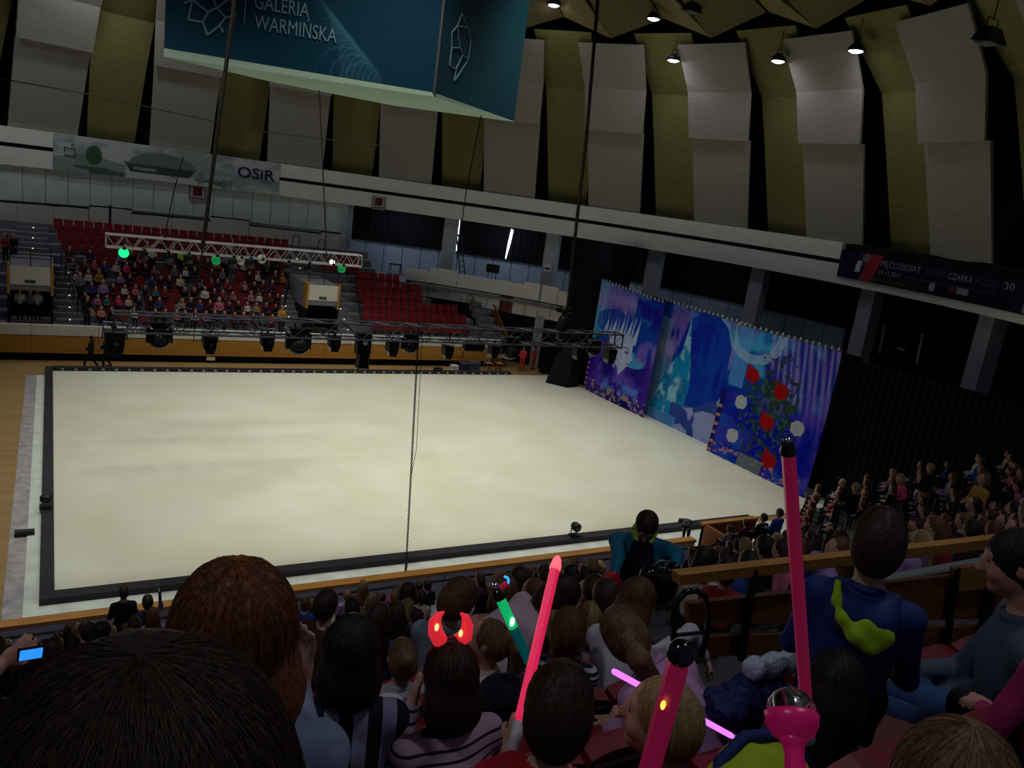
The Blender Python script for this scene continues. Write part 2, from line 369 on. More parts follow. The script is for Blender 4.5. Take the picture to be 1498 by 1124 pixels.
# ---- aisle posts / railings of the far stand
def railing(pts,label,h=.95,name='stand_railing',m=None):
    t=thing(name,label,'railing',pts[0],'dark railings of the far stand'); m=m or M_rail
    for p in pts: part(MB().tube(p,(p[0],p[1],p[2]+h),.03),'post',m,t)
    for hh in (h,h*.5): part(MB().path([(p[0],p[1],p[2]+hh) for p in pts],.025),'rail',m,t)
railing([(1.6-.18*k,rowY(k),rowZ(k)) for k in (2,3,4,5,6)],'dark railing on left edge of the crowded seat block')
railing([(11.5+.3*k,rowY(k)+.05,rowZ(k)) for k in (1,2,3,4,5)],'dark railing at right edge of crowded seat block')
railing([(16.7+.15*k,rowY(k),rowZ(k)) for k in (2,3,4,5)],'dark railing beside the empty right seat block')
def hoop(px,py,y,label):
    p=aty(px,py,y); t=thing('hoop_rail',label,'handrail',p,'hooped handrails')
    P=[(p[0]-.22,p[1],p[2]),(p[0]-.22,p[1],p[2]+.9)]+[(p[0]-.22*math.cos(a),p[1],p[2]+.9+.2*math.sin(a)) for a in np.linspace(.3,math.pi-.3,6)]+[(p[0]+.22,p[1],p[2]+.9),(p[0]+.22,p[1],p[2]+.4)]
    part(MB().path(P,.03),'hoop',M_rail,t); part(MB().bb((p[0]-.26,p[1]-.05,p[2]-.02),(p[0]+.26,p[1]+.05,p[2])),'foot_plate',M_rail,t)
hoop(629,437,rowY(5)+.2,'hooped handrail at the end of the fourth empty row'); hoop(685,455,rowY(3)+.4,'hooped handrail at the end of the second empty row')
hoop(432,368,rowY(9)+.5,'hooped handrail at top of stairs, left one'); hoop(469,374,rowY(9)+.5,'hooped handrail at top of stairs, right one')
# ---- white upper wall behind the left block
wu=struct(ring_box(MB(),-45,20.6,HR+.35,HR+.6,5.0,9.3),'wall_far',M_wallp)
for i in range(26): 
    a=-45+i*2.52; part(ring_box(MB(),a+.04,a+2.48,HR+.25,HR+.36,7.1,9.2,1),'panel',M_wallp,wu)
ZIG=[(-90,130,286,305),(131,193,300,306),(193,308,311,322),(308,365,316,322),(365,470,328,342),(470,503,338,342)]
for (pa,pb,ya,yb) in ZIG:
    ta,za=atr(pa,ya,HR+.12); tb,zb=atr(pb,yb,HR+.12); zt=(za+zb)/2; n=max(1,int((tb-ta)/4))
    for i in range(n):
        a=ta+(tb-ta)*i/n; b_=ta+(tb-ta)*(i+1)/n; part(ring_box(MB(),a,b_-.04,HR+.1,HR+.3,5.0,zt-.07,1),'low_panel',M_wallp2,wu)
    part(ring_box(MB(),ta,tb,HR+.08,HR+.3,zt-.07,zt+.0),'cap_strip',M_dark,wu)
part(ring_box(MB(),20.3,21.0,HR+.05,HR+3,4.4,9.6,1),'end_cheek',M_pillar,wu)
tq,zq=atr(161,322,HR); part(ring_box(MB(),tq-.12,tq+.12,HR+.02,HR+.3,5.6,7.3,1),'drain_pipe',M_rail,wu)
# ---- ring beam: two pale bands with a dark groove
struct(ring_box(MB(),-45,92.4,HR,HR+.5,10.46,11.36),'trim_1',M_beam); struct(ring_box(MB(),-45,150,HR,HR+.5,9.18,10.22),'trim_2',M_beam)
struct(ring_box(MB(),-45,150,HR+.3,HR+.5,10.22,10.46),'trim_3',M_dark)
struct(ring_box(MB(),20.6,150,HR+.5,HR+4,9.55,9.7),'ceiling_gallery',M_dark); struct(ring_box(MB(),92.4,150,HR+.25,HR+.5,10.46,11.36),'trim_4',M_dark)
# ---- gallery recess on the right: floor, dark windows, bluish wall, pillars
struct(ring_box(MB(),20.6,96,HR-2.2,HR+4,4.2,4.42),'floor_gallery',M_conc)
wr=struct(ring_box(MB(),20.6,150,HR+2.7,HR+3,4.4,9.6),'wall_gallery',M_dark)
for i in range(27):
    a=21+i*2.6; part(ring_box(MB(),a+.05,a+2.55,HR+2.5,HR+2.7,4.42,6.62,1),'panel',M_bluewall,wr)
M_curt=mat('blackout_cloth','#0a0911',.95)
PIL=[20.8,35.9,51.0,66.2,81.2,96.4,111.6,126.8]
for n_,(a,b_) in enumerate(zip(PIL[:-1],PIL[1:])):
    b=MB(); m=36
    for i in range(m):
        t0=a+(b_-a)*i/m; t1=a+(b_-a)*(i+1)/m; r0=HR+2.32+.08*(i%2); r1=HR+2.32+.08*((i+1)%2)
        b.hexa([rp(t0,r0,6.64),rp(t1,r1,6.64),rp(t1,r1+.03,6.64),rp(t0,r0+.03,6.64)],[rp(t0,r0,9.5),rp(t1,r1,9.5),rp(t1,r1+.03,9.5),rp(t0,r0+.03,9.5)])
    simple(b,'blackout_curtain',M_curt,'black blackout curtain over the gallery window, %s bay from the white wall'%ordn(n_+1),'curtain','blackout curtains of the gallery')
    p=rp(a,HR+.7,4.42); rz=-math.radians(a)
for n_,a in enumerate(PIL):
    p=rp(a,HR+.75,(4.42+9.5)/2); struct(MB().box(p,(.95,.7,5.08),-math.radians(a)),'column_%d'%(n_+1),M_pillar)
for n_,(a,b_) in enumerate(((22.5,34.5),(37.5,49.5),(52.5,64.5),(67.5,79.5))):      # unseen strip lamps added behind the beam to brighten the gallery wall
    c=rp((a+b_)/2,HR+.75,9.42); l=thing('gallery_fill_lamp','added unseen fill lamp under the gallery ceiling, %s bay'%ordn(n_+1),'lamp',c,'added fill lamps of the gallery'); rz=-math.radians((a+b_)/2)
    part(MB().box(c,(3.0,.14,.07),rz),'tray',M_white,l); part(MB().box(c+np.array([0,0,-.045]),(2.8,.05,.03),rz),'tube',mat('fill_tube_glow','#ffffff',.5,emit='#cfe2ff',estr=2.2),l)
    al=bpy.data.lights.new('gallery_fill_light','AREA'); al.shape='RECTANGLE'; al.size=2.8; al.size_y=.1; al.energy=(34,34,20,8)[n_]; al.color=(.75,.87,1.0); ao=bpy.data.objects.new('gallery_fill_light',al); COL.objects.link(ao); ao.location=tuple(c-np.array([0,0,.08])); ao.rotation_euler=(0,0,rz)
M_day=mat('daylight','#ffffff',1,emit='#e6f0ff',estr=3.0)
def slit(P,name):
    Q=[atr(px,py,HR+2.26) for px,py in P]; fr=[rp(t,HR+2.26,z) for t,z in Q]; bk_=[rp(t,HR+2.30,z) for t,z in Q]
    o=struct(MB().hexa(fr,bk_),name,M_day); tag(o,'narrow slit of daylight between the blackout curtains')
slit([(669,321),(673,322),(671,343),(668,341)],'window_1'); slit([(668,344),(670,347),(668,367),(664,368)],'window_2'); slit([(748,335),(751,337),(747,355),(740,379),(739,378),(743,356)],'window_3')
# leaning ladder and gallery furniture
def at_r(px,py,rr): t,z=atr(px,py,rr); return rp(t,rr,z)
ld=thing('step_ladder','dark folding ladder leaning by the daylight slit','ladder',at_r(675,402,HR+.2))
for dx in (0,7): part(MB().tube(at_r(668+dx,345,HR+.2),at_r(673+dx,402,HR+.2),.045),'rail',M_rail,ld)
for i in range(7):
    q=i/7; part(MB().tube(at_r(668.5+5*q,349+56*q,HR+.2),at_r(675.5+5*q,350+56*q,HR+.2),.025),'rung',M_rail,ld)
tv=thing('monitor','black flat monitor on a stand in the gallery','monitor',at_r(720,405,HR+1.2))
T0=at_r(721,393,HR+1.2); part(MB().box(T0,(1.0,.1,.62),-math.radians(44)),'screen',M_rail,tv)
for dx in (-.3,.3): part(MB().tube((T0[0]+dx*.7,T0[1]-dx*.7,4.42),(T0[0]+dx*.7,T0[1]-dx*.7,T0[2]-.3),.03),'leg',M_rail,tv)
tb_=thing('small_table','small dark table standing against the bluish gallery wall','table',at_r(578,398,HR+1.8)); T0=at_r(579,387,HR+1.8)
part(MB().box(T0,(.9,.5,.08),-math.radians(28)),'top',M_rail,tb_)
for dx in (-.38,.38):
    for dy in (-.18,.18): part(MB().tube((T0[0]+dx,T0[1]+dy-dx*.4,4.42),(T0[0]+dx,T0[1]+dy-dx*.4,T0[2]),.025),'leg',M_rail,tb_)
P0=at_r(801,392,HR+.3); sg=thing('pillar_sign','small square white sign with dark symbol on the gallery pillar','sign',P0)
part(MB().box(P0,(.5,.03,.55),-math.radians(51.8)),'plate',M_white,sg); part(MB().box(at_r(801,393,HR+.27),(.34,.03,.14),-math.radians(51.8)),'symbol',M_rail,sg)
# ---- stepped white balustrade in front of the gallery
rb=HR-2
bal=struct(ring_box(MB(),31.0,59,rb+.1,rb+.2,0.0,4.5),'wall_gallery_front',M_dark)
for i in range(13):
    a=31.6+i*2.05
    if a>57.5: break
    zt=4.52; zb=atr(731+(a-46)*9.5,455+(a-46)*1.7,rb)[1] if a>41 else 3.6
    part(ring_box(MB(),a+.05,a+2.0,rb-.03,rb+.1,zb if zb<4.2 else 3.5,zt,1),'panel',mat('rust_panel','#6b3a28',.7) if 7==i else M_white,bal)
for (pa,pb,ya,yb) in [(593,630,393,396),(630,670,392,397),(671,768,402,416),(768,791,413,416),(794,818,417,422),(818,834,426,429)]:
    ta,za=atr(pa,ya,rb); t2,z2=atr(pb,yb,rb); part(ring_box(MB(),ta,t2-.06,rb-.05,rb+.12,4.6,(za+z2)/2,max(1,int((t2-ta)/3))),'parapet_panel',M_white,bal)
part(ring_box(MB(),31,58,rb-.07,rb+.1,4.53,4.59),'shadow_line',M_dark,bal)
part(ring_box(MB(),52.0,53.4,rb-.1,rb+.05,0,3.6,1),'concrete_pier',M_pillar,bal)
# stair flight down on the right with a wooden guard
sf=None
for i in range(8):
    z1=4.2-.42*i; y1=51.2-.62*i; b=MB().bb((25.7,y1-.62,z1-.6),(27.0,y1,z1))
    if sf is None: sf=struct(b,'stairs_gallery',M_conc)
    else: part(b,'step',M_conc,sf)
g=thing('stair_guard','brown wooden guard rail down the gallery stairs','railing',(27.05,47,1))
part(MB().path([(27.05,51.2,5.0),(27.05,46.8,2.0)],.07),'handrail',M_gwood,g)
for i in range(4): part(MB().tube((27.05,50.9-i*1.3,3.9-.88*i),(27.05,50.9-i*1.3,4.8-.88*i),.05),'post',M_gwood,g)
part(MB().hexa([(27.04,51.1,4.3),(27.08,51.1,4.3),(27.08,46.9,1.4),(27.04,46.9,1.4)],[(27.04,51.1,4.65),(27.08,51.1,4.65),(27.08,46.9,1.75),(27.04,46.9,1.75)]),'board',M_gwood,g)
struct(MB().bb((26.4,46.7,0),(26.5,49,1.5)),'wall_stand_end',M_dark)
# ---- upper wall: alternating pale and olive acoustic panels, folding inward overhead
up=struct(ring_box(MB(),-45,150,HR+1.9,HR+2.1,11.3,17.5),'wall_upper',M_void)
wb=MB()
for i in range(78):
    a=-45+i*2.5; c=a+2.5; wb.hexa([rp(a,HR+2.1,17.4),rp(c,HR+2.1,17.4),rp(c,HR+2.2,17.4),rp(a,HR+2.2,17.4)],[rp(a,HR-3.2,24),rp(c,HR-3.2,24),rp(c,HR-3.1,24),rp(a,HR-3.1,24)])
part(wb,'backing',M_void,up)
def slab(t0,t1,ra,za,rb_,zb,m,name,th=.12,tt0=None,tt1=None):
    tt0=t0 if tt0 is None else tt0; tt1=t1 if tt1 is None else tt1
    part(MB().hexa([rp(t0,ra,za),rp(t1,ra,za),rp(t1,ra+th,za),rp(t0,ra+th,za)],[rp(tt0,rb_,zb),rp(tt1,rb_,zb),rp(tt1,rb_+th,zb+.03),rp(tt0,rb_+th,zb+.03)]),name,m,up)
LIGHT=[-33.2,-17.5,-1.6,13.3,28.7,43.9,59.4,74.9,90.7,107.0,123.0,139.0]
for i,c in enumerate(LIGHT):
    slab(c-3.75,c+3.75,HR+.3,11.3,HR-1.45,16.25,M_pale,'pale_panel',tt0=c-4.15,tt1=c+4.15)
    slab(c-4.3,c+4.3,HR-1.75,16.2,HR-2.55,18.7,M_pale,'pale_panel',tt0=c-4.6,tt1=c+4.6)
    slab(c-4.6,c+4.6,HR-2.55,18.7,HR-4.2,21.0,M_pale,'pale_panel',tt0=c-5.1,tt1=c+5.1)
    if i+1<len(LIGHT):
        d=(c+LIGHT[i+1])/2+.1
        slab(d-2.7,d+2.7,HR+1.4,11.3,HR-.35,16.3,M_olive,'olive_panel',tt0=d-3.3,tt1=d+3.3)
        slab(d-3.3,d+3.3,HR-.35,16.3,HR-1.2,18.7,M_olive,'olive_panel',tt0=d-3.7,tt1=d+3.7)
        slab(d-3.7,d+3.7,HR-1.2,18.7,HR-4.3,21.6,M_olive,'olive_panel',tt0=d-4.4,tt1=d+4.4)
# ---- dark ceiling and folded overhead baffles
cl=MB()
for i in range(40):
    a=i*9; c=a+9; cl.add([rp(a,HR+3,23.6),rp(c,HR+3,23.6),(HC[0],HC[1],31)],[(0,2,1)])
cl=struct(cl,'ceiling',M_ceil)
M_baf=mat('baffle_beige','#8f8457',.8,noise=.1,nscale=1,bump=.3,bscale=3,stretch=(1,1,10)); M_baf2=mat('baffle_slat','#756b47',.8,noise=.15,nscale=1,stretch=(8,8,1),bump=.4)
for i,c in enumerate(LIGHT):                      # V-folded overhead boards, one pair over every pale panel
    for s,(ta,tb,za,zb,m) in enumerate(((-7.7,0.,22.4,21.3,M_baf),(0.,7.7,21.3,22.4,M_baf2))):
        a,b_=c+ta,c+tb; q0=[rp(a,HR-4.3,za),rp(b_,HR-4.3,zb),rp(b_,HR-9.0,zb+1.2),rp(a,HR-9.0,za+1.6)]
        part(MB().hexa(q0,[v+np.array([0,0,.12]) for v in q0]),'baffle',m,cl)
# ================================================================ HANGING THINGS, BANNERS, BACKDROPS
M_print=mat_print('printed_fabric'); M_printg=mat_print('printed_board',.45)
M_cable=mat('cable_black','#12110f',.6); M_cable2=mat('strap_brown','#241f15',.8)
# ---- scoreboard wrap
ZB=14.0
BA=atz(240,70,ZB)[:2]; BB=atz(635,135,ZB)[:2]; BC=atz(752,177,ZB)[:2]; BD=atz(575,153,ZB)[:2]; BE=atz(400,119,ZB)[:2]
sb=thing('hanging_banner_cube','blue hanging banner box with white lettering over the rink','banner',(BB[0]+1,BB[1]+3,ZB))
H=4.7
def face_pts(A,B,nx,nz,z0=ZB,H=H,off=0):
    A=np.array(A); B=np.array(B); d=(B-A)/np.linalg.norm(B-A); n=np.array([d[1],-d[0]])
    u=np.linspace(0,1,nx)[None,:]; w=np.linspace(0,1,nz)[:,None]
    P=np.zeros((nz,nx,3)); P[...,0]=A[0]+(B-A)[0]*u+n[0]*off; P[...,1]=A[1]+(B-A)[1]*u+n[1]*off; P[...,2]=z0+H*w; return P,d,n
blue=lin('#16506e')
nx,nz=150,90
P,dfr,nfr=face_pts(BA,BB,nx,nz); U,Wg=np.meshgrid(np.linspace(0,1,nx),np.linspace(0,1,nz))
Cc=np.ones((nz,nx,3))*np.array(lin('#0d3a50')); Cc*= (.9+.2*fbm((nz,nx),(3,4),5))[...,None]
for k in range(16):                                     # faint fan of curved hairlines
    cx=.72; rr=np.hypot((U-cx)*1.5+.05*k,(Wg-.0)); m=np.exp(-((rr-.10-.035*k)/.0045)**2)*.22*sstep(.5,.62,U); Cc=mixc(Cc,'#5b93ad',m)
print_grid('front_face',P,Cc,M_printg,sb)
P,dsd,nsd=face_pts(BB,BC,90,90); Cs=np.ones((90,90,3))*np.array(lin('#174a5c')); Cs*=(.85+.3*fbm((90,90),(3,3),9))[...,None]
print_grid('side_face',P,Cs,M_printg,sb)
def v3(p,z): return (p[0],p[1],z)
M_under=mat('banner_underside','#a9c4b4',.7,noise=.05)
part(MB().hexa([v3(BA,ZB-.22),v3(BB,ZB-.12),v3(BC,ZB-.03),v3(BD,ZB-.03),v3(BE,ZB-.03)],[v3(p,ZB-.01) for p in (BA,BB,BC,BD,BE)]),'underside',M_under,sb)
i3=[np.array(p)*.985+np.array([8.5,25.5])*.015 for p in (BA,BB,BC,BD,BE)]
part(MB().hexa([v3(p,ZB) for p in i3],[v3(p,ZB+H) for p in i3]),'inner_box',M_dark,sb)
part(MB().tube(v3(BB,ZB),v3(BB,ZB+H),.05),'corner_trim',M_steel,sb)
M_let=mat('pale_lettering','#6f93a6',.6)
def onface(A,d,n,u,z,off=.03): return np.array([A[0]+d[0]*u+n[0]*off,A[1]+d[1]*u+n[1]*off,ZB+z])
def face_uz(A,d,px,py):
    # point of a vertical face under a pixel
    q=ray(px,py); nn=np.array([d[1],-d[0]]); t=(nn@np.array(A))/(nn@q[:2]); p=q*t+EYE; return (p[:2]-A)@d, p[2]-ZB
u0,z0=face_uz(BA,dfr,372,42); u1,z1=face_uz(BA,dfr,492,60); 
text_mesh('WARMIŃSKA',.52,M_let,onface(BA,dfr,nfr,u0,z0),(*dfr,0),(0,0,1),sb,width=u1-u0,bold=0)
g0,gz=face_uz(BA,dfr,372,12); g1,_=face_uz(BA,dfr,452,22)
text_mesh('GALERIA',.52,M_let,onface(BA,dfr,nfr,g0,gz),(*dfr,0),(0,0,1),sb,width=g1-g0,bold=0)
def logo(A,d,n,pixels,links,parent,w=.03):
    pts=[face_uz(A,d,*p) for p in pixels]
    b=MB()
    for i,j in links:
        b.tube(onface(A,d,n,*pts[i],.02),onface(A,d,n,*pts[j],.02),w,n=6)
    part(b,'emblem',M_let,parent)
lp=[(282,0),(276,29),(297,33),(305,18),(318,12),(330,26),(322,37),(304,52),(327,48),(345,24),(338,-4),(310,-8),(292,-6),(270,5)]
logo(BA,dfr,nfr,lp,[(0,1),(1,2),(2,3),(3,0),(3,4),(4,5),(5,6),(6,7),(7,2),(6,8),(5,9),(9,10),(10,4),(4,11),(11,12),(12,0),(0,13)],sb)
part(MB().tube(onface(BA,dfr,nfr,*face_uz(BA,dfr,360,-5)),onface(BA,dfr,nfr,*face_uz(BA,dfr,357,36)),.015),'divider_line',M_let,sb)
lp2=[(660,48),(668,38),(675,20),(683,40),(672,70),(660,70),(657,95),(666,102),(676,80),(688,60),(684,88),(673,105),(664,118),(676,100)]
logo(BB,dsd,nsd,lp2,[(0,1),(1,2),(2,3),(3,1),(1,4),(4,5),(5,0),(5,6),(6,7),(7,8),(8,4),(8,10),(10,9),(9,3),(10,13),(13,11),(11,12),(12,7)],sb,.022)
# ---- pendant high-bay lamps
M_lit=mat('lamp_glow','#ffffff',.5,emit='#efeaff',estr=25); M_house=mat('lamp_housing','#1a1820',.5)
LAMPS=[(810,8,6,1),(956,28,6,1),(985,89,4.2,1),(1138,90,4.2,1),(1252,75,4.2,1),(1447,55,5.5,0),(1012,12,7,0)]
LNAMES=['bright pendant lamp at the top beside the banner box','bright pendant lamp under the beige baffles','bright pendant lamp in front of the olive panel','bright pendant lamp over the pale panel, middle of the right three','tilted bright pendant lamp by the rust stained panel','unlit square flood lamp at the top right','unlit grey lamp housing at the top between bright lamps']
for (px,py,dr,on),lb in zip(LAMPS,LNAMES):
    rr=HR-dr; t,z=atr(px,py,rr); p=rp(t,rr,z); l=thing('pendant_lamp',lb,'lamp',p,'pendant lamps around the hall')
    if on:
        b=MB().lathe([(.36,0),(.40,.03),(.36,.16),(.2,.34),(.1,.40),(.001,.42)],c=p,n=20); shd=part(b,'shade',M_house,l,True)
        part(MB().lathe([(.001,-.08),(.2,-.06),(.34,0.01),(.001,.02)],c=p,n=20),'glowing_lens',M_lit,shd,True)
        part(MB().path([(p[0]-.2,p[1],p[2]+.3),(p[0]-.12,p[1],p[2]+.6),(p[0]+.12,p[1],p[2]+.6),(p[0]+.2,p[1],p[2]+.3)],.025),'yoke',M_house,l)
        spot('pendant_light',(p[0],p[1],p[2]-.15),110,(.9,.88,1.0),165,.5,.3)
    else:
        part(MB().hexa([(p[0]-.5,p[1]-.3,p[2]-.2),(p[0]+.4,p[1]-.45,p[2]-.25),(p[0]+.5,p[1]+.4,p[2]-.1),(p[0]-.4,p[1]+.4,p[2]-.1)],[(p[0]-.3,p[1]-.2,p[2]+.3),(p[0]+.3,p[1]-.2,p[2]+.3),(p[0]+.3,p[1]+.25,p[2]+.3),(p[0]-.3,p[1]+.25,p[2]+.3)]),'housing',M_house,l)
        part(MB().box((p[0],p[1]-.02,p[2]-.2),(.7,.6,.03)),'lens',mat('dull_lens','#6d6c70',.3),l)
        part(MB().path([(p[0]-.3,p[1],p[2]+.1),(p[0]-.3,p[1],p[2]+.6),(p[0]+.3,p[1],p[2]+.6),(p[0]+.3,p[1],p[2]+.1)],.025),'yoke',M_house,l)
    part(MB().tube((p[0],p[1],p[2]+.55),(p[0],p[1],p[2]+2.5),.02),'cable',M_cable,l)
for k,(x_,y_,z_,w_) in enumerate(HOUSE_LAMPS):
    l=thing('pendant_lamp','pendant lamp hanging over the %s stand, %s one'%('near' if k<3 else 'far',ordn(k%3+1)),'lamp',(x_,y_,z_),'pendant lamps over the stands')
    part(MB().lathe([(.36,-.2),(.40,-.17),(.36,.0),(.2,.2),(.1,.25),(.001,.28)],c=(x_,y_,z_),n=18),'shade',M_house,l,True); part(MB().tube((x_,y_,z_+.2),(x_,y_,z_+2),.02),'cable',M_cable,l)
# rink lamps under the roof: the housings of the lights over the ice
for k,(x_,y_,z_) in enumerate(RINK_LAMPS):
    l=thing('rink_lamp','round high-bay lamp hanging over the ice, %s of the set'%ordn(k+1),'lamp',(x_,y_,z_),'high-bay lamps over the ice')
    part(MB().lathe([(.66,-.35),(.7,-.3),(.6,.1),(.25,.4),(.001,.45)],c=(x_,y_,z_+.3),n=18),'shade',M_house,l,True); part(MB().tube((x_,y_,z_+.6),(x_,y_,z_+4),.03),'cable',M_cable,l)
# ---- trusses
M_truss=mat('truss_aluminium','#aaa6ac',.45,metal=.2); M_trussd=mat('truss_dark','#4a4c56',.45,metal=.5)
def truss(x0,x1,y,z,s,label,m,pitch,tilt=0):
    t=thing('lighting_truss',label,'truss',((x0+x1)/2,y,z-s/2)); h=s/2
    zz=lambda x: z+tilt*(x-x0)
    for a in (-h,h):
        for c in (-h,h): part(MB().tube((x0,y+a,zz(x0)+c),(x1,y+a,zz(x1)+c),.028,n=6),'chord',m,t)
    b=MB(); n=int((x1-x0)/pitch); 
    for i in range(n):
        xa=x0+(x1-x0)*i/n; xb=x0+(x1-x0)*(i+1)/n; q=1 if i%2 else -1
        for a in (-h,h): b.tube((xa,y+a,zz(xa)-h*q),(xb,y+a,zz(xb)+h*q),.014,n=5,cap=False)
        for c in (-h,h): b.tube((xa,y-h*q,zz(xa)+c),(xb,y+h*q,zz(xb)+c),.014,n=5,cap=False)
    part(b,'lacing',m,t)
    b=MB()
    for xe in (x0,x1):
        for a in (-h,h): b.tube((xe,y+a,zz(xe)-h),(xe,y+a,zz(xe)+h),.024,n=6); b.tube((xe,y-h,zz(xe)+a),(xe,y+h,zz(xe)+a),.024,n=6)
    part(b,'end_frame',m,t); return t
YT=20.3
tl=aty(165,474,YT); tr_=aty(905,498,YT); truss(tl[0],tr_[0],YT,7.42,.42,'dark lighting truss hung with stage lamps over the near ice edge',M_trussd,.45)
YR=33.; rl=aty(155,352,YR); rr_=aty(527,381,YR); truss(rl[0],rr_[0],YR,(rl[2]+rr_[2])/2,.46,'bright aluminium truss in front of the crowded far stand',M_truss,.3)
# ---- cables, chain
def cable(P,r,m,label,cat='cable',name='hanging_cable',n=6): return simple(MB().path(P,r,n),name,m,label,cat)
cable([aty(347,-30,YT),aty(320,180,YT),aty(296,365,YT)],.05,M_cable2,'thick brown hoist strap crossing the banner box down to the far truss')
cable([aty(296,365,YT),aty(282,470,YT)],.015,M_cable2,'thin hoist chain below the brown strap','chain')
cable([aty(877,-30,YT),aty(858,200,YT),aty(843,330,YT),aty(830,455,YT)],.05,M_cable2,'thick brown hoist strap over the pale panels at right')
cable([aty(724,15,26),aty(704,168,26),aty(682,280,26),aty(668,380,26)],.018,M_cable,'thin black wire crossing the side of the banner box')
cable([atz(467,129,ZB-.03),aty(472,240,31),aty(478,380,YR-.2)],.022,M_cable,'thin black wire from banner box to right end of bright truss')
cable([aty(268,230,33),aty(252,290,33),aty(238,362,YR-.2)],.022,M_cable,'thin black wire holding the left part of the bright truss')
cable([aty(0,115,40),aty(130,138,40),aty(380,192,40),aty(570,215,40)],.025,M_cable,'long thin wire strung in front of the pale wall panels')
cable([aty(240,362,YR-.2),aty(237,470,YR-.2)],.012,M_cable,'fine wire dangling below the bright truss over the crowd')
ch=thing('hoist_chain','long black hoist chain hanging in front of the ice','chain',atz(593,838,.1))
C0=aty(613,470,YT); C1=atz(594,830,.15); N=120; lk=MB().path([(.0+.03*math.cos(a),0,.05*math.sin(a)) for a in np.linspace(0,2*math.pi,9)],.009,5).mesh('link'); lk.materials.append(M_cable)
for i in range(N):
    p=C0+(C1-C0)*(i+.5)/N; o=inst('link',lk,ch,p-wloc(ch),rz=(i%2)*1.57)
part(MB().tube(C1-[0,0,.12],C1+[0,0,.2],.04),'hook',M_cable,ch); part(MB().path([C0+[.12,0,0],(C0+C1)/2+[.13,0,0],C1*.6+C0*.4+[.02,0,0]],.008),'control_cord',M_cable,ch)
# ---- stage lamps on the dark truss
M_can=mat('lamp_can','#0c0c10',.5,spec=.4); M_glass=mat('lens_glass','#2a2d30',.15,spec=.6)
def par(px,py,s,label,group,rot=0,y=YT,zt=7.2):
    p=aty(px,py,y); t=thing('stage_lamp',label,'lamp',p,group); cx,cy,cz=p
    part(MB().hexa([(cx-.17*s,cy-.2*s,cz-.19*s),(cx+.15*s,cy-.2*s,cz-.22*s),(cx+.15*s,cy+.2*s,cz-.22*s),(cx-.17*s,cy+.2*s,cz-.19*s)],[(cx-.2*s,cy-.2*s,cz+.19*s),(cx+.19*s,cy-.2*s,cz+.16*s),(cx+.19*s,cy+.2*s,cz+.16*s),(cx-.2*s,cy+.2*s,cz+.19*s)]),'housing',M_can,t)
    part(MB().hexa([(cx-.13*s,cy-.17*s,cz-.34*s),(cx+.11*s,cy-.17*s,cz-.36*s),(cx+.11*s,cy+.1*s,cz-.36*s),(cx-.13*s,cy+.1*s,cz-.34*s)],[(cx-.16*s,cy-.19*s,cz-.2*s),(cx+.14*s,cy-.19*s,cz-.22*s),(cx+.14*s,cy+.19*s,cz-.22*s),(cx-.16*s,cy+.19*s,cz-.2*s)]),'lens_hood',M_glass,t)
    part(MB().path([(cx-.23*s,cy,cz),(cx-.21*s,cy,cz+.36*s),(cx+.21*s,cy,cz+.34*s),(cx+.23*s,cy,cz)],.014*s+.004),'yoke',M_steel,t)
    part(MB().box((cx,cy,(cz+.35*s+zt)/2),(.06,.06,max(.05,zt-cz-.35*s))),'clamp',M_can,t)
    part(MB().box((cx+.02*s,cy-.21*s,cz-.05*s),(.1*s,.01,.05*s)),'badge',M_steel,t)
def mover(px,py,s,label,group,y=YT,zt=7.2):
    p=aty(px,py,y); t=thing('moving_head_lamp',label,'lamp',p,group); c=p
    ax=np.array([[1,0,0],[0,.25,.97],[0,-.97,.25]])
    part(MB().lathe([(.12*s,-.2*s),(.24*s,-.1*s),(.26*s,.08*s),(.22*s,.2*s),(.2*s,.21*s)],c=c,n=18,ax=ax),'head',M_can,t,True)
    part(MB().lathe([(.19*s,0),(.13*s,.03*s),(.001,.05*s)],c=np.array(c)+ax[2]*.2*s,n=16,ax=ax),'lens',M_glass,t,True)
    for sx in (-1,1): part(MB().bb((c[0]+sx*.25*s-.04*s,c[1]-.08*s,c[2]-.1*s),(c[0]+sx*.25*s+.04*s,c[1]+.08*s,c[2]+.26*s)),'arm',M_can,t)
    part(MB().hexa([(c[0]-.18*s,c[1]-.14*s,c[2]+.26*s),(c[0]+.18*s,c[1]-.14*s,c[2]+.26*s),(c[0]+.18*s,c[1]+.14*s,c[2]+.26*s),(c[0]-.18*s,c[1]+.14*s,c[2]+.26*s)],[(c[0]-.26*s,c[1]-.16*s,c[2]+.4*s),(c[0]+.26*s,c[1]-.16*s,c[2]+.4*s),(c[0]+.26*s,c[1]+.16*s,c[2]+.4*s),(c[0]-.26*s,c[1]+.16*s,c[2]+.4*s)]),'base',M_can,t)
    for sx in (-.1,.1): part(MB().tube((c[0]+sx*s,c[1],c[2]+.4*s),(c[0]+sx*s,c[1],max(zt,c[2]+.5*s)),.025),'clamp',M_can,t)
GL='stage lamps on the dark truss'
for k,(px,py,s) in enumerate([(168,497,1.15),(307,500,.82),(391,497,.82),(489,499,.78),(574,506,.8),(655,512,.72),(722,511,.72),(846,514,.75),(892,517,.9)]):
    par(px,py,s,'black box stage lamp on the dark truss, %s box lamp from the left'%ordn(k+1),GL)
for k,(px,py,s) in enumerate([(233,495,1.0),(436,504,1.1),(599,506,.85),(745,513,1.05),(868,512,.8)]):
    mover(px,py,s,'round black moving head lamp on the dark truss, %s round one from left'%ordn(k+1),GL)
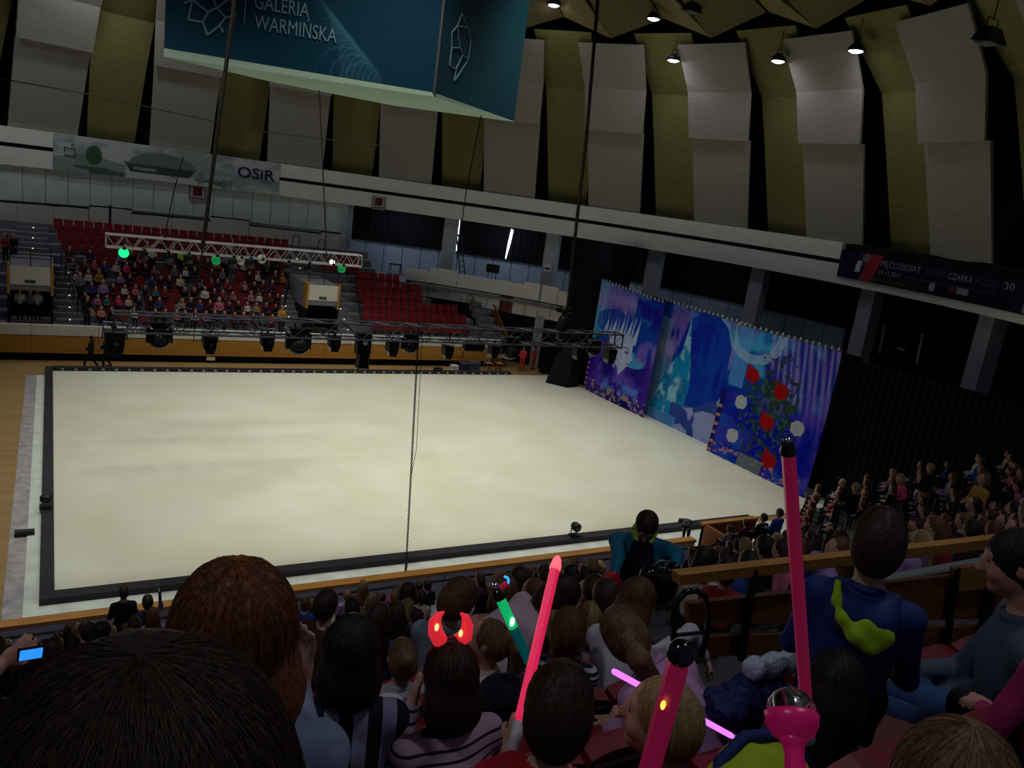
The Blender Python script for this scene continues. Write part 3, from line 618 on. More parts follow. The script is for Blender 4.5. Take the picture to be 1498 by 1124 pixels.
p=aty(531,512,YT); t=thing('strobe_unit','tall black strobe unit with white round emblem on the truss','lamp',p,GL)
part(MB().bb((p[0]-.2,p[1]-.12,p[2]-.1),(p[0]+.18,p[1]+.15,p[2]+.46)),'head',M_can,t); part(MB().bb((p[0]-.14,p[1]-.1,p[2]-.5),(p[0]+.16,p[1]+.12,p[2]-.1)),'body',M_can,t)
part(MB().lathe([(.001,0),(.07,0),(.05,.02)],c=(p[0]+.01,p[1]-.125,p[2]+.22),n=12,ax=np.array([[1,0,0],[0,0,1],[0,-1,0]])),'emblem',M_white,t)
for sx in (-.13,.15): part(MB().bb((p[0]+sx-.02,p[1]-.12,p[2]-.56),(p[0]+sx+.02,p[1]-.08,p[2]+.1)),'leg_bar',M_steel,t)
p=aty(694,505,YT); t=thing('flood_bar','wide flat black flood lamp on the dark truss','lamp',p,GL)
part(MB().bb((p[0]-.34,p[1]-.1,p[2]-.1),(p[0]+.3,p[1]+.1,p[2]+.1)),'housing',M_can,t); part(MB().bb((p[0]-.3,p[1]-.11,p[2]-.16),(p[0]+.26,p[1]-.02,p[2]-.1)),'hood',M_can,t); part(MB().path([(p[0]-.25,p[1],p[2]+.1),(p[0],p[1],p[2]+.3),(p[0]+.22,p[1],p[2]+.1)],.012),'yoke',M_steel,t)
p=aty(823,475,YT); t=thing('chain_hoist','black chain hoist motor with sling bag on the truss','hoist',p)
part(MB().lathe([(.05,-.5),(.14,-.45),(.17,-.1),(.15,.2),(.08,.28),(.001,.3)],c=p,n=14),'chain_bag',M_can,t,True)
part(MB().ell(np.array(p)+[-.02,0,.42],(.12,.12,.14)),'motor',M_can,t,True)
for sx in (-.2,.16): part(MB().ell(np.array(p)+[sx,0,.46],(.13,.05,.09)),'hook_plate',M_can,t,True)
# cables looping under the truss
for k,(a,m_,b_) in enumerate([((185,488),(205,486),(222,470)),((285,478),(283,500),(300,495)),((395,488),(410,490),(418,470)),((690,470),(682,500),(676,525))]):
    cable([aty(*a,YT),aty(*m_,YT),aty(*b_,YT)],.012,M_cable,'thin black lamp cable looping below the dark truss, %s from left'%ordn(k+1))
# lamps on the bright truss
M_green=mat('green_lens','#10c060',.3,emit='#19e07c',estr=1.6); M_greend=mat('green_lens_dim','#0d7a45',.3,emit='#12a057',estr=.35); M_whitel=mat('white_lens','#ffffff',.3,emit='#fff6ee',estr=1.5); M_paleg=mat('pale_lens','#b9c9bd',.4)
for k,(px,py,m,lb) in enumerate([(181,370,M_green,'bright green stage lamp under the bright truss'),(316,381,M_greend,'dim green stage lamp under middle of bright truss'),(500,393,M_greend,'dim green stage lamp near right end of bright truss'),(352,381,M_paleg,'pale round stage lamp under the bright truss'),(383,379,M_paleg,'pale flat stage lamp under the bright truss'),(486,384,M_whitel,'small white glowing lamp near right end of bright truss')]):
    p=aty(px,py,YR); t=thing('truss_lamp',lb,'lamp',p,'stage lamps on the bright truss')
    axl=np.array([[1,0,0],[0,.3,.95],[0,-.95,.3]]); rx=.2 if k!=5 else .13
    part(MB().lathe([(.12,-.3),(rx,-.02),(rx,0)],c=np.array(p)-axl[2]*.02,n=14,ax=axl),'can',M_can,t,True); part(MB().lathe([(.001,.0),(rx*.92,0),(rx*.6,.05),(.001,.07)],c=p,n=14,ax=axl),'lens',m,t,True)
    part(MB().path([np.array(p)+[0,.15,.05],np.array(p)+[0,.1,.3],(p[0],YR-.22,(rl[2]+rr_[2])/2-.2)],.02),'yoke',M_can,t); part(MB().box((p[0],YR-.23,(rl[2]+rr_[2])/2-.23),(.1,.1,.1)),'clamp',M_can,t)
for k,px in enumerate([210,245,275,340,365,420,450]):
    py=365+ (px-155)*.081; p=aty(px,py+6,YR); t=thing('truss_lamp','dark unlit can lamp under the bright truss, %s unlit one from the left'%ordn(k+1),'lamp',p,'stage lamps on the bright truss')
    part(MB().lathe([(.1,.3),(.17,.1),(.17,-.12)],c=p,n=12),'can',M_can,t,True); part(MB().tube(np.array(p)+[0,0,.25],(p[0],YR-.22,(rl[2]+rr_[2])/2-.2),.02),'yoke',M_can,t); part(MB().box((p[0],YR-.23,(rl[2]+rr_[2])/2-.23),(.1,.1,.1)),'clamp',M_can,t)
# ---- printed wall banner of the arena
t0,za=atr(78,195,HR-.06); t1,zb=atr(410,243,HR-.06); nx,nz=220,70
U,Wg=np.meshgrid(np.linspace(0,1,nx),np.linspace(0,1,nz)); TH=t0+(t1-t0)*U
P=np.stack([HC[0]+(HR-.06)*np.sin(np.radians(TH)),HC[1]+(HR-.06)*np.cos(np.radians(TH)),9.2+2.14*Wg],-1)
Cb=np.ones((nz,nx,3))*np.array(lin('#a9aeb2')); n1=fbm((nz,nx),(3,8),21)
Cb=mixc(Cb,'#74857f',sstep(.52,.62,n1)*.6); Cb=mixc(Cb,'#c4c4c4',sstep(.52,.42,n1)*.5)
hill=Wg<(.36+.18*np.exp(-((U-.14)/.09)**2)+.0*U); Cb=mixc(Cb,'#6f8478',(hill&(U<.3))*.8)
dome=(Wg<(.40+.42*np.sqrt(np.clip(1-((U-.46)/.15)**2,0,1))))&(Wg>.42)&(np.abs(U-.46)<.15); Cb=mixc(Cb,'#66756f',dome*.95)
bowl=(Wg<.47-.0*U)&(Wg>.18)&(np.abs(U-.45)<.16-.10*(.47-Wg)); Cb=mixc(Cb,'#2c3838',bowl*.95); Cb=mixc(Cb,'#6b7674',((np.abs(Wg-.44)<.03)&(np.abs(U-.45)<.16))*.9)
Cb=mixc(Cb,'#8d9a98',((Wg>.26)&(Wg<.34)&(np.abs(U-.38)<.05))*.8)
Cb=mixc(Cb,'#39504a',(Wg<.20)*(U<.75)*(n1>.45)*.8)
for (ua,ub,h) in ((.70,.715,.22),(.725,.745,.3),(.75,.78,.26),(.62,.645,.38)): Cb=mixc(Cb,'#6f7c83',((U>ua)&(U<ub)&(Wg<h)&(Wg>.03))*.8)
tree=np.hypot((U-.165)/.034,(Wg-.52)/.27)<1; Cb=mixc(Cb,'#2f5237',(tree)*.95)
ob=thing('arena_wall_banner','pale printed banner with dome picture, green tree and blue OSiR lettering','banner',rp((t0+t1)/2,HR-.1,9.2))
print_grid('print',P,Cb,M_print,ob)
M_navy=mat('navy_print','#1d2352',.6)
def ringtext(s,size,m,px0,py0,px1,parent,rr,py1,name='lettering',shear=0,bold=0,scale_h=None):
    a,z0=atr(px0,py0,rr); b,z1=atr(px1,py1,rr); p0=rp(a,rr,z0); p1=rp(b,rr,z1); d=p1-p0; L=np.linalg.norm(d); d/=L
    d[2]=0 if abs(d[2])<.05 else d[2]
    return text_mesh(s,size,m,p0,d,(0,0,1),parent,name,width=L,shear=shear,bold=bold)
ringtext('OSiR',.98,M_navy,347,258,402,ob,HR-.10,265,bold=.02)
ringtext('OLSZTYN',.22,mat('grey_print','#7a7f8c',.7),381,267,400,ob,HR-.10,270)
bx=[atr(*p,HR-.09) for p in [(94,226),(111,229),(110,218),(100,217),(94,214),(95,222)]]
part(MB().path([rp(t,HR-.09,z) for t,z in bx],.03),'crest_outline',mat('crest_green','#3d5f58',.7),ob); part(MB().path([rp(*[(atr(px,py,HR-.09))][0][:1],HR-.09,atr(px,py,HR-.09)[1]) for px,py in [(104,214),(107,210),(109,215)]],.03),'crest_flame',mat('crest_red','#7a5a54',.7),ob)
# ---- two red square signs
def sign(px,py,w,label,rr):
    t,z=atr(px,py,rr); p=rp(t,rr,z); s=thing('square_sign',label,'sign',p); rz=-math.radians(t); ux=np.array([math.cos(rz),math.sin(rz),0])
    nf=np.array([-math.sin(math.radians(t)),-math.cos(math.radians(t)),0])
    part(MB().box(p,(w,.05,w*1.12),rz),'plate',mat('sign_plate','#a39ca0',.6),s); part(MB().box(p+nf*.03+np.array([0,0,.1*w]),(w*.62,.02,w*.62),rz),'red_field',mat('sign_red','#5d1019',.6),s)
    for sx in (-1,1): part(MB().box(p+ux*sx*w*.52,(.05,.06,w*1.1),rz),'frame',M_rail,s)
    text_mesh('SANTOS',w*.2,M_rail,p+nf*.035-ux*w*.4-np.array([0,0,w*.47]),ux,(0,0,1),s,width=w*.8,bold=.006)
sign(289,282,.95,'red square sign on white plate under the arena banner',HR+.15); sign(554,297,.85,'red square sign on white plate hung on the pale ring beam',HR-.06)
# ---- dark show banner on the right of the ring beam
t0,_=atr(1232,367,HR-.08); t1=124.; nx,nz=260,60
U,Wg=np.meshgrid(np.linspace(0,1,nx),np.linspace(0,1,nz)); TH=t0+(t1-t0)*U
P=np.stack([HC[0]+(HR-.08)*np.sin(np.radians(TH)),HC[1]+(HR-.08)*np.cos(np.radians(TH)),9.56+1.42*Wg],-1)
Cb=np.ones((nz,nx,3))*np.array(lin('#10102a')); n1=fbm((nz,nx),(3,20),41)
Cb=mixc(Cb,'#2a2a66',((U<.12)*sstep(.4,.6,n1))); Cb=mixc(Cb,'#93283d',((np.abs(U-.135-.03*(Wg-.5))<.026)*1.0)); Cb=mixc(Cb,'#b9bcd0',((np.abs(U-.082-.015*(Wg-.5))<.010)&(np.abs(Wg-.5)<.2))*1.0)
Cb=mixc(Cb,'#8a6a66',((np.hypot((U-.11)/.016,(Wg-.83)/.17)<1)*.8)); Cb=mixc(Cb,'#2d2410',((U>.19)&(U<.37)&(Wg<.3)&(Wg>.02))*.7)
Cb=mixc(Cb,'#9aa4b8',((np.hypot((U-.40)/.012,(Wg-.26)/.15)<1)*.9)); Cb=mixc(Cb,'#9aa0ac',((U>.50)&(U<.545)&(np.abs(Wg-.3)<.1))*.9); Cb=mixc(Cb,'#6f3a40',((U>.465)&(U<.495)&(np.abs(Wg-.29)<.07))*.9); Cb=mixc(Cb,'#8f8fa6',((U>.765)&(U<.80)&(np.abs(Wg-.24)<.19))*.9)
shb=thing('show_banner','dark printed show banner with pale lettering on the right of the ring beam','banner',rp((t0+t1)/2,HR-.1,9.56)); print_grid('print',P,Cb,M_print,shb)
M_l1=mat('banner_letter','#8e93a6',.6); M_l2=mat('banner_letter_dim','#3c3f5c',.6); M_l3=mat('banner_letter_gold','#5d4d22',.6)
for s,a,b,m,h in [('PIĘĆDZIESIĄT',1288,1346,M_l1,.42),('TWARZY',1350,1382,M_l2,.42),('CZARKA',1386,1422,M_l1,.42),('PAZURY',1426,1459,M_l2,.42)]:
    ringtext(s,h,m,a,390+(a-1288)*.185,b,shb,HR-.12,390+(b-1288)*.185)
ringtext('24.11.2017',.32,M_l1,1284,401,1318,shb,HR-.12,406); ringtext('Sala Widowiskowa Urania al. Piłsudskiego 44 godz. 20:00',.2,M_l2,1324,407,1456,shb,HR-.12,431)
ringtext('BILETY - DO KUPIENIA',.24,M_l3,1276,411,1326,shb,HR-.12,420); ringtext('30',.42,M_l1,1468,423,1483,shb,HR-.12,426)
# ---- painted stage backdrops
XB=29.7; ROSES_R=((.27,.67),(.57,.62),(.51,.38),(.62,.13)); ROSES_W=((.22,.45),(.79,.42),(.22,.19))
def drape(name,Y0,Y1,zt0,zt1,label,paint,folds,xoff=0,ny=210,nx=190,zb=0.07,flare=.0,amp=.05):
    U,Wg=np.meshgrid(np.linspace(0,1,nx),np.linspace(0,1,ny)); Y=Y0+(Y1-Y0)*U; zt=zt0+(zt1-zt0)*U
    X=XB+xoff+amp*np.sin(U*folds*2*math.pi)*(.4+.6*Wg)-flare*(1-Wg)**2
    Z=zb+(zt-zb)*Wg; P=np.stack([X,Y+.25*flare*(1-Wg)*(.5-U),Z],-1)
    C=np.clip(paint(U,Wg,nx,ny),0,1); lum=C.mean(-1,keepdims=True); C=np.clip(lum+(C-lum)*1.25,0,1)**1.1*np.array([.74,.76,.88]); t=thing(name,label,'backdrop',(XB+xoff,(Y0+Y1)/2,0.07),'painted stage backdrops')
    print_grid('printed_cloth',P,C,M_print,t); P2=P.copy(); P2[...,0]+=.03; o=print_grid('lining',P2[::6,::2],np.ones((len(P2[::6]),len(P2[0][::2]),3))*.01,M_print,t)
    pip=part(MB().tube((XB+xoff+.02,Y0,zt0+.04),(XB+xoff+.02,Y1,zt1+.04),.035),'pipe',M_trussd,t)
    b=MB(); n=int(abs(Y1-Y0)/.34); me=MB().ell((0,0,0),(.045,.06,.08),8,5).mesh('curtain_hook'); me.materials.append(M_pillar)
    for i in range(n):
        q=(i+.5)/n; inst('curtain_hook',me,pip,np.array([XB+xoff-.03,Y0+(Y1-Y0)*q,zt0+(zt1-zt0)*q+.06+.02*(i%3)])-wloc(t))
    return t
def base_sky(U,W,nx,ny,seed):
    n1=fbm((ny,nx),(5,3),seed); n2=fbm((ny,nx),(3,4),seed+50)
    C=np.ones((ny,nx,3))*np.array(lin('#2a55ad')); C=mixc(C,'#6fb8e0',sstep(.46,.62,n1)*.95); C=mixc(C,'#3a2a9c',sstep(.5,.66,n2)*.9); C=mixc(C,'#9a86cc',sstep(.6,.72,fbm((ny,nx),(4,6),seed+9))*.7); return C
def paint_queen(U,W,nx,ny):
    C=base_sky(U,W,nx,ny,61); n=fbm((ny,nx),(6,6),77)
    C=mixc(C,'#7db6dd',sstep(.28,.0,U)*sstep(.45,.7,W)*.8)
    bandc=np.exp(-((W-.80-.10*np.sin(U*2.2+.4))/.09)**2)*(U<.62); C=mixc(C,'#b9a6dc',bandc*.75)
    for k in range(9):                                     # back crown rays
        u0=.10+.06*k; top=.80+.06*math.sin(k*1.3); sp=(np.abs(U-u0)<.022*(1-(W-.62)/(top-.62)))&(W>.62)&(W<top); C=mixc(C,'#d6d8f0',sp*.8)
    C=mixc(C,'#1f55b0',(np.hypot((U-.34)/.30,(W-.67)/.13)<1)*.75)
    mant=W<(.40+.06*np.sin(U*7)+.05*n); C=mixc(C,'#5a36a6',mant*.9); C=mixc(C,'#8a70c8',mant*sstep(.5,.66,n)*.8); C=mixc(C,'#2c1d7a',mant*sstep(.5,.36,n)*.8)
    face=[(.36,.60),(.60,.62),(.66,.60),(.665,.50),(.66,.47),(.69,.43),(.655,.415),(.66,.395),(.64,.385),(.645,.37),(.60,.345),(.55,.29),(.52,.255),(.48,.31),(.42,.37),(.36,.42),(.30,.47),(.30,.55)]
    C=mixc(C,'#d3d6ee',inpoly(U,W,face)*1.0)
    for k in range(9):                                     # crown
        u0=.20+.058*k; top=.70+.016*k; sp=(np.abs(U-u0-.03*(W-.58)/.14)<.030*(1-(W-.56)/(top-.56)))&(W>.56)&(W<top); C=mixc(C,'#c9d6ee',sp*1.0)
    C=mixc(C,'#c6cfe9',inpoly(U,W,[(.22,.58),(.66,.615),(.665,.58),(.30,.53)])*1.0)
    neck=inpoly(U,W,[(.30,.50),(.46,.40),(.44,.30),(.36,.34),(.26,.42)]); C=mixc(C,'#b6b4dd',neck*.8)
    eye=np.hypot((U-.585)/.035,(W-.475)/.010)<1; C=mixc(C,'#3a3f70',eye*.9); brow=(np.abs(W-(.515-.9*(U-.56)**2*6))<.006)&(U>.47)&(U<.64); C=mixc(C,'#4d5486',brow*.8)
    C=mixc(C,'#7d86b8',((np.abs(np.hypot((U-.47)/.06,(W-.48)/.045)-1)<.10)&(U<.50))*.7); C=mixc(C,'#8a5fa0',((np.hypot((U-.625)/.028,(W-.383)/.008)<1))*.8)
    C=mixc(C,'#6d54b0',sstep(.80,1.,U)*(W<.5)*.5)
    spk=(fbm((ny,nx),(40,30),5,2)>.62)&(W<.12); C=mixc(C,'#c9b48a',spk*.7); C=mixc(C,'#1d1650',(W<.10)*(~spk)*.5); C=mixc(C,'#6fa9dc',((W<.20)&(W>.08)&(U>.3))*sstep(.5,.62,n)*.6)
    C=mixc(C,'#d4a56e',((U<.03)&(np.sin(W*130)>.4)&(W<.4))*.9); return C
def paint_palace(U,W,nx,ny):
    C=base_sky(U,W,nx,ny,161)*.9; n=fbm((ny,nx),(5,4),177); st=fbm((ny,nx),(3,34),31,2)
    C=mixc(C,'#8ba0bb',(U<.30)*(W<.88)*.7); C=mixc(C,'#6f8fb4',(U<.36)*(W<.55)*sstep(.6,.45,W)*.85); C=mixc(C,'#b5b0cc',(U<.36)*np.exp(-((W-.62)/.07)**2)*.7)
    C=mixc(C,'#1d3fae',(np.hypot((U-.66)/.26,(W-.62)/.40)<1)*.9); C=mixc(C,'#2f6cc8',(U>.42)*sstep(.5,.62,st)*.5)
    arch=np.abs(np.hypot((U-.66)/.27,(W-.62)/.42)-1)<.035; C=mixc(C,'#9cc6e6',(arch&(U>.66))*.8)
    pal=inpoly(U,W,[(.20,.10),(.30,.40),(.38,.55),(.44,.66),(.47,.80),(.485,.93),(.50,.80),(.52,.66),(.56,.55),(.58,.40),(.56,.22),(.50,.08)]); C=mixc(C,'#4aa3c8',pal*.9); C=mixc(C,'#b5dcea',pal*sstep(.48,.62,fbm((ny,nx),(8,22),99,3))*.95); C=mixc(C,'#2277a8',pal*sstep(.5,.36,fbm((ny,nx),(10,14),98,3))*.8)
    snow=(W<.20+.16*sstep(.55,.9,U)+.02*n)&(U>.42); C=mixc(C,'#c0c2e4',snow*.9); C=mixc(C,'#35519f',snow*sstep(.56,.6,fbm((ny,nx),(7,9),55,2))*.9); C=mixc(C,'#7fb0dc',(W<.10)*(U>.2)*(U<.5)*.7); return C
def paint_roses(U,W,nx,ny):
    C=base_sky(U,W,nx,ny,261); n=fbm((ny,nx),(5,5),277)
    for k in range(11):
        u0=.40+.058*k; lo=.66-.045*k; sp=np.exp(-((U-u0+.18*(W-1))/.016)**2)*sstep(lo,lo+.16,W); C=mixc(C,'#b9aadf',sp*.75); C=mixc(C,'#3a33a0',np.exp(-((U-u0-.029+.18*(W-1))/.014)**2)*sstep(lo,lo+.2,W)*.6)
    C=mixc(C,'#2b2aa6',sstep(.62,.40,W)*.75); C=mixc(C,'#5a49b8',((W<.5)*sstep(.5,.65,n))*.6); C=mixc(C,'#7a5cc0',((U>.80)&(W<.9))*sstep(.45,.62,n)*.6)
    C=mixc(C,'#7fb5e2',((U<.2)&(W>.55))*sstep(.5,.6,n)*.7); arch=np.abs(np.hypot((U-.22)/.26,(W-1.0)/.22)-1)<.16; C=mixc(C,'#b9d2ea',arch*.7)
    vine=np.exp(-((U-.50)/.24)**2-((W-.46)/.36)**2); lf=fbm((ny,nx),(34,30),301,2); C=mixc(C,'#2f4a3c',((lf+.35*vine>.74)&(vine>.22))*.9); C=mixc(C,'#54724a',((fbm((ny,nx),(46,40),311,2)+.3*vine>.84)&(vine>.22))*.8)
    def rose(u,w,r,c,c2,tp=1.):
        nonlocal C
        rr=np.hypot((U-u)/r,(W-w)/(r*.82)); an=np.arctan2(W-w,U-u); m=rr<1+.05*np.sin(7*an+u*9); C=mixc(C,c,m*1.0); C=mixc(C,c2,(m&(np.abs(np.sin(rr*7+an))<.22))*.75)
        tip=inpoly(U,W,[(u-r*.9,w+r*1.15),(u-r*.9,w+.1*r),(u-r*.1,w+.6*r)]); C=mixc(C,c,tip*tp)
    for u,w in ROSES_R: rose(u,w,.068,'#b3182c','#7d0d22')
    for u,w in ROSES_W: rose(u,w,.062,'#cfd2cf','#9fa6a8',0.)
    rose(.70,.53,.04,'#3f5d44','#2f4a3c')
    spk=(fbm((ny,nx),(40,30),15,2)>.62)&(W<.10); C=mixc(C,'#d19aa0',spk*.8); C=mixc(C,'#8f9a86',((W<.10)&(np.abs(U-.45)<.12))*.7); C=mixc(C,'#14104a',((U<.05)&(W<.5))*.7); C=mixc(C,'#d4a56e',((U<.04)&(np.sin(W*90)>.5)&(W<.4))*.8); return C
drape('stage_backdrop',40.75,34.55,7.06,6.72,'left painted backdrop with crowned pale face over purple',paint_queen,9,flare=.1,zb=.065)
drape('stage_backdrop',36.6,28.6,6.82,6.70,'middle painted backdrop with ice palace and arch',paint_palace,10,xoff=.55,flare=.0,zb=.005)
drape('stage_backdrop',28.9,22.55,6.72,6.80,'right painted backdrop with red and white roses on blue',paint_roses,9,flare=.35)
# ---- black drapes
M_drape=mat('black_drape','#0c0f18',.9)
def blackdrape(P0,P1,zt0,zt1,label,n=60,amp=.12):
    b=MB(); P0=np.array(P0);P1=np.array(P1); d=(P1-P0)/np.linalg.norm(P1-P0); nn=np.array([-d[1],d[0]])
    for i in range(n):
        q0=i/n; q1=(i+1)/n; a=P0+(P1-P0)*q0+nn*amp*(i%2); c=P0+(P1-P0)*q1+nn*amp*((i+1)%2); z0=zt0+(zt1-zt0)*q0; z1=zt0+(zt1-zt0)*q1
        b.hexa([(a[0],a[1],.02),(c[0],c[1],.02),(c[0]+nn[0]*.03,c[1]+nn[1]*.03,.02),(a[0]+nn[0]*.03,a[1]+nn[1]*.03,.02)],[(a[0],a[1],z0),(c[0],c[1],z1),(c[0]+nn[0]*.03,c[1]+nn[1]*.03,z1),(a[0]+nn[0]*.03,a[1]+nn[1]*.03,z0)])
    simple(b,'black_drape',M_drape,label,'drape','black stage drapes')
blackdrape((28.6,42.6),(32.0,40.9),7.4,7.8,'tall black drape standing left of the crowned face backdrop',40)
blackdrape((30.9,40.9),(30.9,22.4),6.6,6.6,'black drape hanging behind the painted backdrops',120)
blackdrape((30.5,22.7),(33.5,13.5),6.5,6.2,'wide black drape hanging right of the rose backdrop',70)
b=MB()
for i in range(10):
    a=i/10; b.hexa([at_r(893+3.8*i,410,HR-.9),at_r(893+3.8*(i+1),408,HR-.9),at_r(893+3.8*(i+1),408,HR-.85),at_r(893+3.8*i,410,HR-.85)],[at_r(896+3.6*i,361,HR-.9-.1*(i%2)),at_r(896+3.6*(i+1),360.5,HR-.9-.1*((i+1)%2)),at_r(896+3.6*(i+1),360.5,HR-.85),at_r(896+3.6*i,361,HR-.85)])
simple(b,'black_drape',M_drape,'short black cloth hung from the ring beam above crowned face backdrop','drape','black stage drapes')
cr=thing('covered_stack','equipment covered with black cloth at the left foot of backdrops','equipment',(28.3,41.6,.0)); part(MB().hexa([(27.6,42.2,.06),(28.5,40.95,.06),(29.5,41.2,.06),(28.5,42.5,.06)],[(28.0,42.0,1.9),(28.7,41.1,2.2),(29.3,41.3,2.5),(28.6,42.3,2.2)]),'cloth_body',M_drape,cr); part(MB().hexa([(28.0,42.0,1.9),(28.7,41.1,2.2),(29.3,41.3,2.5),(28.6,42.3,2.2)],[(28.4,41.8,2.5),(28.6,41.4,2.6),(28.9,41.5,2.8),(28.6,42.0,2.7)]),'cloth_top',M_drape,cr)
# right hand dark wall details
for k,(a,b_) in enumerate((((1294,476),(1286,517)),((1350,489),(1341,532)))):
    p=at_r(*a,HR+1.5); q=at_r(*b_,HR+1.5); simple(MB().tube(p,q,.06),'white_post',M_white,'slim white post in the dark gallery, %s one'%('left','right')[k],'post','slim white posts in the dark gallery')
p0=at_r(1318,511,HR+1.4); sg=thing('gallery_notice','tiny pale notice between the two white posts','sign',p0); part(MB().box(p0,(.5,.03,.12),-math.radians(100)),'plate',M_pillar,sg)
# parapet seen above the backdrops
pp=struct(ring_box(MB(),73,96,rb,rb+.12,4.4,5.9),'wall_gallery_right',M_wallp2)
# ================================================================ PEOPLE: one continuous skin grown from blended limbs
def rotm(rx=0,ry=0,rz=0):
    cx,sx,cy,sy,cz,sz=math.cos(rx),math.sin(rx),math.cos(ry),math.sin(ry),math.cos(rz),math.sin(rz)
    return np.array([[cz,-sz,0],[sz,cz,0],[0,0,1]])@np.array([[cy,0,sy],[0,1,0],[-sy,0,cy]])@np.array([[1,0,0],[0,cx,-sx],[0,sx,cx]])
class Body:
    def __init__(s): s.p=[]
    def cap(s,a,b,r0,r1,m,k=.03): s.p.append(('c',np.array(a,float),np.array(b,float),r0,r1,m,k)); return s
    def ell(s,c,r,m,k=.03,R=None): s.p.append(('e',np.array(c,float),np.array(r,float),np.eye(3) if R is None else R,0,m,k)); return s
    def bounds(s):
        lo=np.full(3,1e9); hi=-lo
        for q in s.p:
            if q[0]=='c': R=max(q[3],q[4]); pts=[q[1],q[2]]
            else: R=max(q[2]); pts=[q[1]]
            for a in pts: lo=np.minimum(lo,a-R); hi=np.maximum(hi,a+R)
        return lo,hi
def prim_d(q,P):
    if q[0]=='c':
        ba=q[2]-q[1]; pa=P-q[1]; h=np.clip((pa@ba)/max(ba@ba,1e-9),0,1); return np.sqrt(((pa-h[...,None]*ba)**2).sum(-1))-(q[3]+(q[4]-q[3])*h)
    v=(P-q[1])@q[3]; k0=np.sqrt(((v/q[2])**2).sum(-1)); k1=np.sqrt(((v/q[2]**2)**2).sum(-1)); return k0*(k0-1)/np.maximum(k1,1e-6)
def nets(d,org,h):
    ins=d<0; nx,ny,nz=d.shape
    C=[ins[i:nx-1+i,j:ny-1+j,k:nz-1+k] for i in (0,1) for j in (0,1) for k in (0,1)]
    s=sum(c.astype(np.int8) for c in C); act=(s>0)&(s<8); I=np.argwhere(act); n=len(I); idx=np.full(act.shape,-1,np.int64); idx[act]=np.arange(n)
    pos=np.zeros((n,3)); cnt=np.zeros(n); cor=np.array([(i,j,k) for i in (0,1) for j in (0,1) for k in (0,1)])
    dv=np.stack([d[I[:,0]+c[0],I[:,1]+c[1],I[:,2]+c[2]] for c in cor],1)
    for a in range(8):
        for b in range(a+1,8):
            if np.abs(cor[a]-cor[b]).sum()!=1: continue
            m=(dv[:,a]<0)!=(dv[:,b]<0); t=dv[m,a]/(dv[m,a]-dv[m,b]); pos[m]+=cor[a]+(cor[b]-cor[a])*t[:,None]; cnt[m]+=1
    V=(I+pos/np.maximum(cnt,1)[:,None])*h+org; Fq=[]
    for ax in range(3):
        o=[0,0,0]; o[ax]=1; A=ins[:nx-o[0],:ny-o[1],:nz-o[2]]; B=ins[o[0]:,o[1]:,o[2]:]; E=np.argwhere(A!=B); e=A[tuple(E.T)]
        u,v=[a for a in range(3) if a!=ax]; ok=(E[:,u]>0)&(E[:,v]>0)&(E[:,u]<d.shape[u]-1)&(E[:,v]<d.shape[v]-1); E=E[ok]; e=e[ok]
        def g(du,dv_): q=E.copy(); q[:,u]-=du; q[:,v]-=dv_; return idx[tuple(q.T)]
        Q=np.stack([g(1,1),g(0,1),g(0,0),g(1,0)],1); flip=e if ax!=1 else ~e; Q[~flip]=Q[~flip][:,::-1]; Fq.append(Q)
    return V,np.concatenate(Fq)
def fast_mesh(name,V,Q,mats,mi=None):
    me=bpy.data.meshes.new(name); me.vertices.add(len(V)); me.vertices.foreach_set('co',np.ascontiguousarray(V,dtype=np.float64).ravel()); me.loops.add(Q.size); me.loops.foreach_set('vertex_index',Q.ravel().astype(np.int32))
    me.polygons.add(len(Q)); me.polygons.foreach_set('loop_start',np.arange(0,Q.size,4)); me.polygons.foreach_set('loop_total',np.full(len(Q),4)); me.update(calc_edges=True)
    for m in mats: me.materials.append(m)
    if mi is not None: me.polygons.foreach_set('material_index',mi.astype(np.int32))
    me.polygons.foreach_set('use_smooth',np.ones(len(Q),bool)); return me
def grow(name,body,h,mats,cut=None,disp=None):
    lo,hi=body.bounds(); lo=lo-3*h; hi=hi+3*h; n=np.ceil((hi-lo)/h).astype(int)+1
    ax=[lo[i]+h*np.arange(n[i]) for i in range(3)]; D=np.full(n,.25)
    for q in body.p:
        if q[0]=='c': R=max(q[3],q[4])+.07; a=np.minimum(q[1],q[2])-R; b=np.maximum(q[1],q[2])+R
        else: R=max(q[2])+.07; a=q[1]-R; b=q[1]+R
        i0=np.maximum(((a-lo)/h).astype(int),0); i1=np.minimum(((b-lo)/h).astype(int)+2,n); sl=tuple(slice(i0[i],i1[i]) for i in range(3))
        P=np.stack(np.meshgrid(*[ax[i][sl[i]] for i in range(3)],indexing='ij'),-1); d=prim_d(q,P); o=D[sl]; k=q[6]
        t=np.clip(.5+.5*(o-d)/k,0,1); D[sl]=o*(1-t)+d*t-k*t*(1-t)
    if cut is not None:
        P=np.stack(np.meshgrid(*ax,indexing='ij'),-1); D=np.maximum(D,cut(P))
    V,Q=nets(D,lo,h)
    mi=None
    if len(mats)>1:
        c=V[Q].mean(1); best=np.full(len(c),1e9); mi=np.zeros(len(c),int)
        for q in body.p:
            dd=prim_d(q,c); m=dd<best; best[m]=dd[m]; mi[m]=q[5]
    if disp is not None: V=disp(V)
    return fast_mesh(name,V,Q,mats,mi)
